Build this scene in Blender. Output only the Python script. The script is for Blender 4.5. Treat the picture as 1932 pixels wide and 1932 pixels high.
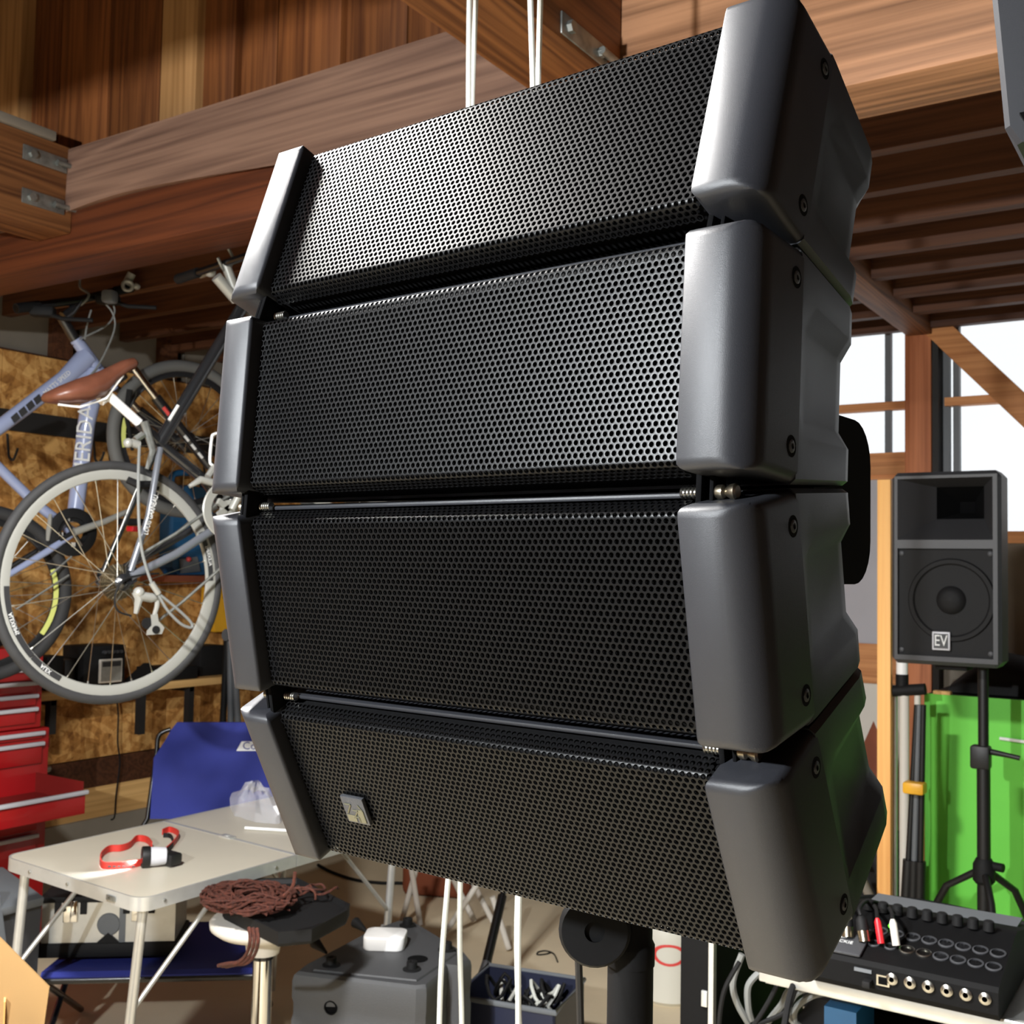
import bpy, bmesh, math, random
import numpy as np
from mathutils import Matrix, Vector
for o in list(bpy.data.objects): bpy.data.objects.remove(o)
random.seed(7)
S = bpy.context.scene
COL = S.collection
R_ = math.radians
# ------------------------------------------------------------------ camera
FPX, PITCH, ROLL, HEAD, EYE = 2100.0, .0525, .018, R_(33.3), 1.60
hv = np.array([-math.sin(HEAD), math.cos(HEAD), 0]); rv0 = np.array([math.cos(HEAD), math.sin(HEAD), 0]); zv = np.array([0, 0, 1.])
fw = hv*math.cos(PITCH)+zv*math.sin(PITCH); up0 = -hv*math.sin(PITCH)+zv*math.cos(PITCH)
rt = rv0*math.cos(ROLL)+up0*math.sin(ROLL); up = -rv0*math.sin(ROLL)+up0*math.cos(ROLL)
CAM = np.array([0, 0, EYE])
cd = bpy.data.cameras.new('camera'); cam = bpy.data.objects.new('camera', cd); COL.objects.link(cam)
cd.sensor_width = 36; cd.sensor_height = 36; cd.lens = FPX/1932*36; cd.clip_start = .02; cd.clip_end = 100
m = Matrix.Identity(4)
for i in range(3): m[i][0], m[i][1], m[i][2], m[i][3] = rt[i], up[i], -fw[i], CAM[i]
cam.matrix_world = m
cd.dof.use_dof = True; cd.dof.focus_distance = .68; cd.dof.aperture_fstop = 30
S.camera = cam
# ------------------------------------------------------------------ world, exposure
W = bpy.data.worlds.new('sky'); S.world = W; W.use_nodes = True
bg = W.node_tree.nodes['Background']; bg.inputs[0].default_value = (.93, .97, 1, 1); bg.inputs[1].default_value = 1.15
S.view_settings.view_transform = 'Standard'; S.view_settings.look = 'None'; S.view_settings.exposure = 0.0; S.view_settings.gamma = 1
S.view_settings.use_curve_mapping = False

LAMPS = dict(led=((-1.05, -1.0, 2.15), 400, .24), ceiling=((-1.36, .60, 2.62), 180, .36))
# ------------------------------------------------------------------ pixel -> place
def ray(px, py): return fw+rt*(px-966)/FPX-up*(py-966)/FPX
def on(px, py, n, o):
    n = np.array(n, float); d = ray(px, py); return CAM+d*((np.array(o, float)-CAM)@n)/(d@n)
def PXx(px, py, x): return on(px, py, (1, 0, 0), (x, 0, 0))
def PXy(px, py, y): return on(px, py, (0, 1, 0), (0, y, 0))
def PXz(px, py, z): return on(px, py, (0, 0, 1), (0, 0, z))
def PXd(px, py, d): return CAM+ray(px, py)*d
# ------------------------------------------------------------------ materials
def lin(c):
    f = lambda v: v/12.92 if v <= .04045 else ((v+.055)/1.055)**2.4
    return tuple(f(v/255) for v in c)+(1,)
def mat(name, col, rough=.5, metal=0., spec=.5, var=0., vscale=6., bump=0., bscale=200., trans=0., emit=0., coat=0.):
    M = bpy.data.materials.new(name); M.use_nodes = True; nt = M.node_tree; b = nt.nodes['Principled BSDF']
    c = lin(col); b.inputs['Base Color'].default_value = c; b.inputs['Roughness'].default_value = rough
    b.inputs['Metallic'].default_value = metal; b.inputs['Specular IOR Level'].default_value = spec
    b.inputs['Coat Weight'].default_value = coat
    if trans: b.inputs['Transmission Weight'].default_value = trans
    if emit: b.inputs['Emission Color'].default_value = c; b.inputs['Emission Strength'].default_value = emit
    if var or bump:
        tc = nt.nodes.new('ShaderNodeTexCoord')
    if var:
        n = nt.nodes.new('ShaderNodeTexNoise'); n.inputs['Scale'].default_value = vscale; n.inputs['Detail'].default_value = 6
        nt.links.new(tc.outputs['Object'], n.inputs['Vector'])
        r = nt.nodes.new('ShaderNodeValToRGB'); r.color_ramp.elements[0].position = .3; r.color_ramp.elements[1].position = .7
        r.color_ramp.elements[0].color = tuple(x*(1-var) for x in c[:3])+(1,); r.color_ramp.elements[1].color = tuple(min(1, x*(1+var)) for x in c[:3])+(1,)
        nt.links.new(n.outputs['Fac'], r.inputs['Fac']); nt.links.new(r.outputs['Color'], b.inputs['Base Color'])
    if bump:
        n = nt.nodes.new('ShaderNodeTexNoise'); n.inputs['Scale'].default_value = bscale; n.inputs['Detail'].default_value = 3
        nt.links.new(tc.outputs['Object'], n.inputs['Vector'])
        bp = nt.nodes.new('ShaderNodeBump'); bp.inputs['Strength'].default_value = bump; bp.inputs['Distance'].default_value = .002
        nt.links.new(n.outputs['Fac'], bp.inputs['Height']); nt.links.new(bp.outputs['Normal'], b.inputs['Normal'])
    return M
def wood(name, c1, c2, axis='x', rough=.6, freq=24., knots=True):
    """long grain along axis; every object gets its own offset and shade"""
    M = bpy.data.materials.new(name); M.use_nodes = True; nt = M.node_tree; b = nt.nodes['Principled BSDF']; L = nt.links.new
    tc = nt.nodes.new('ShaderNodeTexCoord'); oi = nt.nodes.new('ShaderNodeObjectInfo')
    mp = nt.nodes.new('ShaderNodeMapping'); sc = {'x': (.16, 3.4, 3.4), 'y': (3.4, .16, 3.4), 'z': (3.4, 3.4, .16)}[axis]
    mp.inputs['Scale'].default_value = sc
    ad = nt.nodes.new('ShaderNodeVectorMath'); ad.operation = 'ADD'
    mu = nt.nodes.new('ShaderNodeMath'); mu.operation = 'MULTIPLY'; mu.inputs[1].default_value = 30
    L(oi.outputs['Random'], mu.inputs[0]); L(tc.outputs['Object'], ad.inputs[0]); L(mu.outputs[0], ad.inputs[1]); L(ad.outputs[0], mp.inputs['Vector'])
    n1 = nt.nodes.new('ShaderNodeTexNoise'); n1.inputs['Scale'].default_value = 1.6; n1.inputs['Detail'].default_value = 3; n1.inputs['Distortion'].default_value = .25
    L(mp.outputs[0], n1.inputs['Vector'])
    m1 = nt.nodes.new('ShaderNodeMath'); m1.operation = 'MULTIPLY'; m1.inputs[1].default_value = freq; L(n1.outputs['Fac'], m1.inputs[0])
    fr = nt.nodes.new('ShaderNodeMath'); fr.operation = 'PINGPONG'; fr.inputs[1].default_value = 1; L(m1.outputs[0], fr.inputs[0])
    mp2 = nt.nodes.new('ShaderNodeMapping'); mp2.inputs['Scale'].default_value = tuple(v*14 if v > 1 else v*4 for v in sc); L(ad.outputs[0], mp2.inputs['Vector'])
    n2 = nt.nodes.new('ShaderNodeTexNoise'); n2.inputs['Scale'].default_value = 2.; n2.inputs['Detail'].default_value = 4; L(mp2.outputs[0], n2.inputs['Vector'])
    mx = nt.nodes.new('ShaderNodeMath'); mx.operation = 'MULTIPLY_ADD'; mx.inputs[1].default_value = .45; L(fr.outputs[0], mx.inputs[0]); L(n2.outputs['Fac'], mx.inputs[2])
    r = nt.nodes.new('ShaderNodeValToRGB'); r.color_ramp.elements[0].position = .28; r.color_ramp.elements[1].position = .95
    r.color_ramp.elements[0].color = lin(c1); r.color_ramp.elements[1].color = lin(c2); L(mx.outputs[0], r.inputs['Fac'])
    hs = nt.nodes.new('ShaderNodeHueSaturation'); mr = nt.nodes.new('ShaderNodeMapRange'); mr.inputs['To Min'].default_value = .8; mr.inputs['To Max'].default_value = 1.2
    L(oi.outputs['Random'], mr.inputs['Value']); L(mr.outputs[0], hs.inputs['Value']); L(r.outputs['Color'], hs.inputs['Color']); L(hs.outputs['Color'], b.inputs['Base Color'])
    b.inputs['Roughness'].default_value = rough; b.inputs['Specular IOR Level'].default_value = .3
    bp = nt.nodes.new('ShaderNodeBump'); bp.inputs['Strength'].default_value = .25; bp.inputs['Distance'].default_value = .003; L(n2.outputs['Fac'], bp.inputs['Height']); L(bp.outputs['Normal'], b.inputs['Normal'])
    return M
def osb(name):
    M = bpy.data.materials.new(name); M.use_nodes = True; nt = M.node_tree; b = nt.nodes['Principled BSDF']; L = nt.links.new
    tc = nt.nodes.new('ShaderNodeTexCoord'); prev = None
    for k, (a, s) in enumerate(((20, 11), (80, 13), (140, 9))):
        m0 = nt.nodes.new('ShaderNodeMapping'); m0.inputs['Rotation'].default_value = (R_(a), 0, 0); L(tc.outputs['Object'], m0.inputs['Vector'])
        mp = nt.nodes.new('ShaderNodeMapping'); mp.inputs['Scale'].default_value = (1, 1.0, 3.6); L(m0.outputs[0], mp.inputs['Vector'])
        v = nt.nodes.new('ShaderNodeTexVoronoi'); v.inputs['Scale'].default_value = s; L(mp.outputs[0], v.inputs['Vector'])
        sp = nt.nodes.new('ShaderNodeSeparateColor'); L(v.outputs['Color'], sp.inputs[0])
        if prev is None: prev = sp.outputs[0]
        else:
            mm = nt.nodes.new('ShaderNodeMath'); mm.operation = 'ADD'; L(prev, mm.inputs[0]); L(sp.outputs[k], mm.inputs[1]); prev = mm.outputs[0]
    n = nt.nodes.new('ShaderNodeTexNoise'); n.inputs['Scale'].default_value = 40; n.inputs['Detail'].default_value = 5; L(tc.outputs['Object'], n.inputs['Vector'])
    mm = nt.nodes.new('ShaderNodeMath'); mm.operation = 'MULTIPLY_ADD'; mm.inputs[1].default_value = .33; L(prev, mm.inputs[0]); 
    m2 = nt.nodes.new('ShaderNodeMath'); m2.operation = 'MULTIPLY'; m2.inputs[1].default_value = .5; L(n.outputs['Fac'], m2.inputs[0]); L(m2.outputs[0], mm.inputs[2])
    r = nt.nodes.new('ShaderNodeValToRGB'); e = r.color_ramp.elements; e[0].position = .35; e[0].color = lin((132, 86, 40)); e[1].position = 1.0; e[1].color = lin((222, 172, 104))
    x = e.new(.68); x.color = lin((184, 130, 68)); L(mm.outputs[0], r.inputs['Fac']); L(r.outputs['Color'], b.inputs['Base Color'])
    b.inputs['Roughness'].default_value = .65; b.inputs['Specular IOR Level'].default_value = .3
    return M
def glassy(name, col, fac):
    M = bpy.data.materials.new(name); M.use_nodes = True; nt = M.node_tree; nt.nodes.remove(nt.nodes['Principled BSDF'])
    t = nt.nodes.new('ShaderNodeBsdfTransparent'); t.inputs[0].default_value = lin(col); g = nt.nodes.new('ShaderNodeBsdfGlossy'); g.inputs['Roughness'].default_value = .08
    x = nt.nodes.new('ShaderNodeMixShader'); x.inputs[0].default_value = fac
    nt.links.new(t.outputs[0], x.inputs[1]); nt.links.new(g.outputs[0], x.inputs[2]); nt.links.new(x.outputs[0], nt.nodes['Material Output'].inputs[0])
    return M
def frosted(name, col):
    M = bpy.data.materials.new(name); M.use_nodes = True; nt = M.node_tree; nt.nodes.remove(nt.nodes['Principled BSDF'])
    t = nt.nodes.new('ShaderNodeBsdfTranslucent'); t.inputs[0].default_value = lin(col); g = nt.nodes.new('ShaderNodeBsdfDiffuse'); g.inputs[0].default_value = lin(col)
    x = nt.nodes.new('ShaderNodeMixShader'); x.inputs[0].default_value = .3
    nt.links.new(t.outputs[0], x.inputs[1]); nt.links.new(g.outputs[0], x.inputs[2]); nt.links.new(x.outputs[0], nt.nodes['Material Output'].inputs[0])
    return M
def film(name):
    M = bpy.data.materials.new(name); M.use_nodes = True; nt = M.node_tree; b = nt.nodes['Principled BSDF']; b.inputs['Base Color'].default_value = (.86, .87, .9, 1); b.inputs['Roughness'].default_value = .2; b.inputs['Alpha'].default_value = .24
    return M
M = dict(
    plastic=mat('speaker_plastic', (34, 35, 39), .46, spec=.40, bump=.12, bscale=2600),
    grille=mat('grille_metal', (10, 10, 11), .36, spec=.15),
    black=mat('black_plastic', (15, 15, 16), .5, var=.1), blackg=mat('black_gloss', (14, 14, 15), .25), void=mat('foam_and_shade_black', (7, 7, 8), .95, spec=.1),
    steel=mat('steel', (190, 188, 180), .28, metal=1), chrome=mat('chrome', (215, 215, 212), .08, metal=1), alu=mat('aluminium', (200, 201, 198), .36, metal=.6, var=.05, vscale=30),
    galv=mat('galvanised', (140, 142, 138), .45, metal=.8, var=.25, vscale=40), brass=mat('nickel', (170, 160, 140), .3, metal=1),
    dkgrey=mat('dark_grey_plastic', (58, 59, 62), .5, bump=.3, bscale=500), midgrey=mat('grey_plastic', (98, 102, 106), .55, var=.08), coarse=mat('wedge_plastic', (66, 67, 69), .55, bump=.5, bscale=500),
    white=mat('white_plastic', (238, 238, 236), .35), offwhite=mat('off_white', (205, 200, 190), .5), wcable=mat('white_cable', (200, 202, 194), .45),
    rubber=mat('rubber', (42, 42, 43), .75, var=.15, vscale=20), greyrub=mat('grey_tyre', (92, 92, 90), .7, var=.1), black2=mat('matt_black', (14, 14, 15), .7, spec=.3), deep=mat('deep_black', (9, 9, 10), .7, spec=.15),
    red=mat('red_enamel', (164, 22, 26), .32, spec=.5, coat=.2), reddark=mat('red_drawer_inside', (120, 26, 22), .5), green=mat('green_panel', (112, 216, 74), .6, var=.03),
    blue=mat('blue_canvas', (28, 40, 126), .75, bump=.4, bscale=600, var=.08), bluecase=mat('blue_case', (26, 86, 130), .45, var=.15), yellow=mat('yellow_plastic', (232, 172, 40), .4), 
    table=mat('table_board', (184, 178, 162), .4, var=.03), card=mat('cardboard', (146, 114, 70), .75, var=.05), navy=mat('crate_navy', (34, 38, 58), .45), lav=mat('lavender_paint', (148, 158, 190), .25, coat=.4),
    bikeblk=mat('bike_black', (30, 31, 33), .25, coat=.5), bikegrey=mat('bike_grey', (118, 122, 130), .3, metal=.4), brown=mat('brown_leather', (104, 62, 46), .38, var=.12, vscale=30),
    rim=mat('rim_silver', (158, 158, 152), .32, metal=.25), rimy=mat('rim_yellow', (206, 212, 120), .4), rope=mat('rope', (66, 27, 13), .85, var=.6, vscale=160), concrete=mat('floor_concrete', (214, 199, 170), .7, var=.16, vscale=1.6, bump=.2, bscale=60),
    conwall=mat('concrete_wall', (140, 134, 122), .8, var=.15, vscale=3), plaster=mat('grey_board', (120, 112, 100), .8, var=.08), rail=mat('dark_rail', (28, 26, 25), .7), doorp=mat('door_panel', (168, 166, 172), .5, var=.03),
    amp=mat('amp_cloth', (128, 126, 118), .8, var=.1, vscale=80), redplug=mat('red_plug', (214, 30, 40), .4), led=mat('green_led', (120, 255, 60), .4, emit=2.), lamp=mat('lamp_lens', (255, 255, 255), .3, emit=14), cone=mat('woofer_cone', (18, 18, 19), .7, spec=.3), horn=mat('horn_plastic', (50, 50, 52), .5, bump=.2, bscale=300),
    strap=mat('red_strap', (178, 44, 34), .6), bag=film('plastic_film'), pane=glassy('window_glass', (255, 255, 255), .04), frost=frosted('frosted_glass', (245, 245, 245)),
    tubeg=mat('grey_cable', (120, 122, 120), .5), ochre=mat('wane', (120, 92, 72), .7), text=mat('print_light', (215, 216, 214), .5), textd=mat('print_dark', (40, 40, 42), .5), gold=mat('badge_gold', (104, 102, 84), .4, metal=.5),
    redlogo=mat('red_print', (214, 70, 66), .5), jug=mat('jug_white', (214, 212, 200), .45), pad=mat('grey_felt', (110, 112, 116), .9), reddish=mat('red_brown_board', (128, 66, 40), .7, var=.15), gflow=mat('silver_label', (190, 190, 195), .4), orange=mat('orange_box', (206, 62, 32), .5),
    w_beam=wood('beam_wood', (104, 72, 50), (164, 120, 88), 'x'), w_red=wood('dark_red_wood', (60, 28, 14), (98, 50, 25), 'x'), w_grey=wood('weathered_wood', (84, 62, 52), (126, 98, 82), 'x'), w_cross=wood('cross_wood', (76, 42, 22), (140, 92, 54), 'y'), w_joist=wood('joist_wood', (52, 27, 15), (86, 52, 31), 'x'),
    w_plank=wood('plank_wood', (80, 42, 20), (130, 78, 40), 'z'), w_pale=wood('pale_plank', (140, 100, 58), (176, 132, 84), 'z'), w_post=wood('post_wood', (150, 86, 54), (196, 124, 84), 'z'), w_light=wood('light_wood', (214, 150, 84), (240, 184, 112), 'z', freq=8), w_frame=wood('frame_wood', (176, 112, 66), (214, 150, 96), 'x'), w_shelf=wood('shelf_wood', (190, 146, 88), (220, 178, 116), 'y'),
    w_dark=wood('dark_boards', (30, 17, 10), (52, 31, 19), 'x'), osb=osb('osb_board'))
# ------------------------------------------------------------------ mesh builder
def V(*a): return np.array(a, float)
def unit(v): v = np.array(v, float); return v/np.linalg.norm(v)
def frame_of(n):
    n = unit(n); a = V(0, 0, 1) if abs(n[2]) < .9 else V(1, 0, 0); u = unit(np.cross(a, n)); return u, np.cross(n, u), n
def rotz(a): return np.array([[math.cos(a), -math.sin(a), 0], [math.sin(a), math.cos(a), 0], [0, 0, 1.]])
def rotx(a): return np.array([[1, 0, 0], [0, math.cos(a), -math.sin(a)], [0, math.sin(a), math.cos(a)]])
def roty(a): return np.array([[math.cos(a), 0, math.sin(a)], [0, 1, 0], [-math.sin(a), 0, math.cos(a)]])
def spl(pts, n=8, closed=False):
    P = [np.array(p, float) for p in pts]; out = []; N = len(P); rng = range(N if closed else N-1)
    for i in rng:
        g = lambda k: P[k % N] if closed else P[min(max(k, 0), N-1)]
        a, b, c, d = g(i-1), g(i), g(i+1), g(i+2)
        for j in range(n):
            t = j/n; out.append(.5*((2*b)+(-a+c)*t+(2*a-5*b+4*c-d)*t*t+(-a+3*b-3*c+d)*t**3))
    if not closed: out.append(P[-1])
    return out
def smooth_path(pts, n=70, it=10):
    P = [np.array(q, float) for q in pts]; L = [0]
    for a, b in zip(P, P[1:]): L.append(L[-1]+np.linalg.norm(b-a))
    out = []
    for k in range(n):
        s = L[-1]*k/(n-1); i = max(j for j in range(len(L)-1) if L[j] <= s+1e-9); t = (s-L[i])/max(1e-9, L[i+1]-L[i]); out.append(P[i]*(1-t)+P[i+1]*t)
    for _ in range(it): out = [out[0]]+[(out[j-1]+2*out[j]+out[j+1])/4 for j in range(1, n-1)]+[out[-1]]
    return out
class MB:
    def __init__(s): s.v = []; s.f = []
    def add(s, vs, fs):
        o = len(s.v); s.v += [tuple(map(float, p)) for p in vs]; s.f += [tuple(i+o for i in f) for f in fs]; return s
    def box(s, c, size, rot=None, bev=0., seg=2):
        hx, hy, hz = [d/2 for d in size]; c = np.array(c, float)
        if bev <= 0:
            vs = [V(x, y, z) for x in (-hx, hx) for y in (-hy, hy) for z in (-hz, hz)]
            fs = [(0, 1, 3, 2), (4, 6, 7, 5), (0, 4, 5, 1), (2, 3, 7, 6), (0, 2, 6, 4), (1, 5, 7, 3)]
        else:
            bm = bmesh.new(); bmesh.ops.create_cube(bm, size=1)
            for q in bm.verts: q.co = Vector((q.co.x*2*hx, q.co.y*2*hy, q.co.z*2*hz))
            bmesh.ops.bevel(bm, geom=bm.edges[:], offset=bev, segments=seg, profile=.5, affect='EDGES')
            bm.verts.index_update(); vs = [V(*q.co) for q in bm.verts]; fs = [tuple(q.index for q in f.verts) for f in bm.faces]; bm.free()
        if rot is not None: vs = [rot@q for q in vs]
        return s.add([q+c for q in vs], fs)
    def bx(s, x0, x1, y0, y1, z0, z1, bev=0., seg=2): return s.box(((x0+x1)/2, (y0+y1)/2, (z0+z1)/2), (x1-x0, y1-y0, z1-z0), None, bev, seg)
    def tube(s, pts, r, seg=8, closed=False, cap=True):
        P = [np.array(p, float) for p in pts]; N = len(P); rr = r if isinstance(r, (list, tuple)) else [r]*N
        T = []
        for i in range(N):
            a = P[(i-1) % N] if (closed or i > 0) else P[i]; b = P[(i+1) % N] if (closed or i < N-1) else P[i]; T.append(unit(b-a))
        u, v, _ = frame_of(T[0]); vs = []
        for i in range(N):
            u = u-T[i]*(u@T[i]); u = unit(u); v = np.cross(T[i], u)
            for k in range(seg):
                a = 2*math.pi*k/seg; vs.append(P[i]+rr[i]*(math.cos(a)*u+math.sin(a)*v))
        fs = []
        for i in range(N if closed else N-1):
            j = (i+1) % N
            for k in range(seg): fs.append((i*seg+k, i*seg+(k+1) % seg, j*seg+(k+1) % seg, j*seg+k))
        if cap and not closed: fs += [tuple(reversed(range(seg))), tuple((N-1)*seg+k for k in range(seg))]
        return s.add(vs, fs)
    def lathe(s, prof, o, n, seg=24, ring=False, a0=0., a1=2*math.pi):
        u, v, n = frame_of(n); o = np.array(o, float); full = abs(a1-a0-2*math.pi) < 1e-6; K = seg if full else seg+1; vs = []
        for r, h in prof:
            for k in range(K):
                a = a0+(a1-a0)*k/seg; vs.append(o+n*h+r*(math.cos(a)*u+math.sin(a)*v))
        fs = []; P = len(prof)
        for i in range(P if ring else P-1):
            j = (i+1) % P
            for k in range(seg):
                l = (k+1) % K; fs.append((i*K+k, i*K+l, j*K+l, j*K+k))
        if not ring and full:
            if prof[0][0] > 1e-6: fs.append(tuple(reversed(range(K))))
            if prof[-1][0] > 1e-6: fs.append(tuple((P-1)*K+k for k in range(K)))
        return s.add(vs, fs)
    def cyl(s, a, b, r, seg=14, r2=None):
        a = np.array(a, float); b = np.array(b, float); L = np.linalg.norm(b-a); return s.lathe([(r, 0), (r if r2 is None else r2, L)], a, b-a, seg)
    def torus(s, o, n, R, r, seg=48, ts=10):
        return s.lathe([(R+r*math.cos(2*math.pi*k/ts), r*math.sin(2*math.pi*k/ts)) for k in range(ts)], o, n, seg, ring=True)
    def ball(s, c, r, seg=12, sc=(1, 1, 1)):
        o = len(s.v); s.lathe([(max(1e-5, r*math.sin(math.pi*k/8)), -r*math.cos(math.pi*k/8)) for k in range(9)], (0, 0, 0), (0, 0, 1), seg)
        for i in range(o, len(s.v)): s.v[i] = tuple(c[j]+s.v[i][j]*sc[j] for j in range(3))
        return s
    def prism(s, poly, o, u, v, d):
        """poly in (u,v), extruded by vector d"""
        o, u, v, d = [np.array(q, float) for q in (o, u, v, d)]; n = len(poly); b = [o+u*p[0]+v*p[1] for p in poly]
        fs = [tuple(reversed(range(n))), tuple(n+i for i in range(n))]+[(i, (i+1) % n, n+(i+1) % n, n+i) for i in range(n)]
        return s.add(b+[q+d for q in b], fs)
    def loft(s, secs, cap=True):
        n = len(secs[0]); vs = [p for q in secs for p in q]; fs = []
        for i in range(len(secs)-1):
            for k in range(n): fs.append((i*n+k, i*n+(k+1) % n, (i+1)*n+(k+1) % n, (i+1)*n+k))
        if cap: fs += [tuple(reversed(range(n))), tuple((len(secs)-1)*n+k for k in range(n))]
        return s.add(vs, fs)
    def build(s, name, m, parent=None, ang=38, kind=None):
        me = bpy.data.meshes.new(name); me.from_pydata(s.v, [], s.f); me.validate()
        bm = bmesh.new(); bm.from_mesh(me); bmesh.ops.recalc_face_normals(bm, faces=bm.faces[:]); bm.to_mesh(me); bm.free()
        me.shade_smooth(); me.set_sharp_from_angle(angle=R_(ang)); me.materials.append(M[m] if isinstance(m, str) else m)
        o = bpy.data.objects.new(name, me); COL.objects.link(o)
        if parent is not None: attach(o, parent)
        if kind: o['kind'] = kind
        return o
def attach(o, parent):
    o.parent = parent
    if parent.type == 'EMPTY': o.matrix_parent_inverse = Matrix.Translation(-Vector(parent.location))
def tag(o, label, cat, group=None):
    o['label'] = label; o['category'] = cat
    if group: o['group'] = group
    return o
def thing(name, loc, label, cat, group=None):
    e = bpy.data.objects.new(name, None); COL.objects.link(e); e.location = [float(q) for q in loc]; e.empty_display_size = .05; return tag(e, label, cat, group)
def struct(o, label=None):
    o['kind'] = 'structure'
    if label: o['label'] = label; o['category'] = o.name.split('.')[0].rstrip('_0123456789').replace('_', ' ')
    return o
_txt = {}
def text_geo(body, ext=.0):
    if body in _txt: return _txt[body]
    c = bpy.data.curves.new('t', 'FONT'); c.body = body; c.size = 1; c.resolution_u = 2; c.extrude = .02; c.align_x = 'CENTER'; c.align_y = 'CENTER'
    o = bpy.data.objects.new('t', c); COL.objects.link(o); dg = bpy.context.evaluated_depsgraph_get(); me = bpy.data.meshes.new_from_object(o.evaluated_get(dg))
    vs = [np.array(q.co) for q in me.vertices]; fs = [tuple(p.vertices) for p in me.polygons]
    bpy.data.objects.remove(o); bpy.data.meshes.remove(me); _txt[body] = (vs, fs); return vs, fs
def text(mb, body, o, u, v, n, size, sx=1., bold=0.):
    vs, fs = text_geo(body); o, u, v, n = [np.array(q, float) for q in (o, u, v, n)]
    return mb.add([o+u*p[0]*size*sx+v*p[1]*size+n*p[2]*.02 for p in vs], fs)
# ================================================================== SETTING
struct(MB().bx(-4.7, 2.2, -3.1, 5.2, -.1, 0).build('floor', 'concrete'), 'beige worn concrete floor of the garage')
XL, YB = -4.5, 5.0
wl = struct(MB().bx(XL-.15, XL, -3.1, 5.2, .42, 2.53).build('wall_left', 'w_joist'), 'garage side wall lined with oriented strand board')
for k in range(6):
    MB().bx(XL, XL+.012, .55+k*.745, .55+k*.745+.742, .694, 2.52).build('osb_panel', 'osb', wl)
MB().bx(XL-.15, XL+.05, -3.1, 5.2, 0, .42).build('plinth', 'conwall', wl)
MB().bx(XL, XL+.03, -3.1, 5.2, .42, .56).build('sill_board', 'w_shelf', wl)
MB().bx(XL, XL+.022, -3.1, 5.2, .56, .69).build('sill_board', 'w_joist', wl)
for k in range(8): MB().bx(XL-.05, XL-.02, .2+k*.6, .2+k*.6+.42, 2.53, 2.8).build('upper_panel', 'plaster', wl)
MB().bx(XL-.15, XL-.10, -3.1, 5.2, 2.53, 2.8).build('backing_board', 'w_joist', wl)
for k in range(9): MB().bx(XL-.1, XL+.01, .02+k*.6, .02+k*.6+.11, 2.53, 2.8).build('stud', 'w_joist', wl)
za, zb = PXx(0, 772, XL)[2], PXx(0, 811, XL)[2]
MB().bx(XL+.012, XL+.04, 1.5, 4.9, zb, za).build('hook_rail', 'rail', wl)
# rails hold hooks
def hook(px, py, lab, x=XL+.04):
    p = PXx(px, py, x); pts = [p+V(0, 0, .10), p+V(.012, 0, .03), p+V(.02, 0, 0), p+V(.05, 0, -.015), p+V(.075, 0, .02), p+V(.08, 0, .035)]
    return tag(MB().tube(spl(pts, 4), .006, 6).build('wall_hook', 'rail'), lab, 'hook', 'black hooks on the board wall')
for p in ((12, 862, 'bent black iron hook on the board wall above the lavender seat tube'), (175, 868, 'bent black iron hook on the board wall, close beside the lavender down tube'), (382, 896, 'bent black iron hook above the blue tool case'), (203, 868, 'bent black iron hook on the board wall above the road bicycle tyre')): hook(*p)
# main beam and what rests on it
BY0, BY1, BZ0 = 2.07, 2.24, 2.53
struct(MB().bx(XL, -1.19, BY0, BY1, BZ0, 2.70, .004).build('main_beam', 'w_red'), 'dark reddish brown ceiling beam above the bicycles')  # same beam as the pale length, in a darker redder wood
struct(MB().bx(-1.19, 2.0, BY0, BY1, BZ0, 2.87, .004).build('main_beam', 'w_beam'), 'pale tan grained ceiling beam running past the hanging loudspeaker')
secs = []
for k in range(61):
    x = XL+(XL+1.19)/-60*k*1.0; wv = .010*math.sin(x*3.1)+.006*math.sin(x*7.7+1)+(.03*math.exp(-((x+2.0)/.28)**2))
    secs.append([V(x, BY0-.022, 2.672-wv), V(x, BY0-.026, 2.70), V(x, BY0-.022, 2.868), V(x, BY0+.06, 2.872), V(x, BY0+.06, 2.69)])
struct(MB().loft(secs).build('log_beam', 'w_grey'), 'weathered grey squared log lying on the dark beam')
for (x0, x1, z0, lab) in ((-1.28, -1.10, 2.64, 'brown cross beam with a metal strap joining the pale beam'), (-3.17, -3.0, 2.61, 'cross beam with two metal straps bolted to the dark beam')):
    cb = struct(MB().bx(x0, x1, -3.1, BY0-.001, z0, 2.875, .005).build('cross_beam', 'w_cross'), lab)
    fx = x1
    spots = [((42, 285), (125, 315)), ((40, 365), (120, 395))] if x1 < -2 else [((1056, 45), (1142, 108))]
    for a, b in spots:
        A = PXx(*a, fx); B = PXx(*b, fx); B[2] = A[2] = (A[2]+B[2])/2
        st = MB().box((fx+.003, (A[1]+B[1])/2, A[2]), (.005, abs(B[1]-A[1]), .045), bev=.002).build('strap', 'galv', cb)
        MB().cyl((fx+.004, A[1]+.03, A[2]), (fx+.016, A[1]+.03, A[2]), .013, 6).cyl((fx+.004, B[1]-.03, A[2]), (fx+.013, B[1]-.03, A[2]), .011, 6).cyl((fx+.014, B[1]-.04, A[2]), (fx+.014, BY0, A[2]), .008).build('bolt', 'galv', st)
struct(MB().bx(-3.14, -2.99, 1.2, 2.0, 2.876, 2.905, .004).build('weathered_batten', 'plaster'), 'pale grey weathered batten lying on the strapped cross beam')
# unseen beam one bay nearer over the camera, height set to shade the planks
struct(MB().bx(XL, 2.0, .12, .28, 2.505, 2.9).build('main_beam', 'w_red'), 'unseen beam one bay in front of the hanging loudspeaker, set to shade the loft planks')
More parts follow.
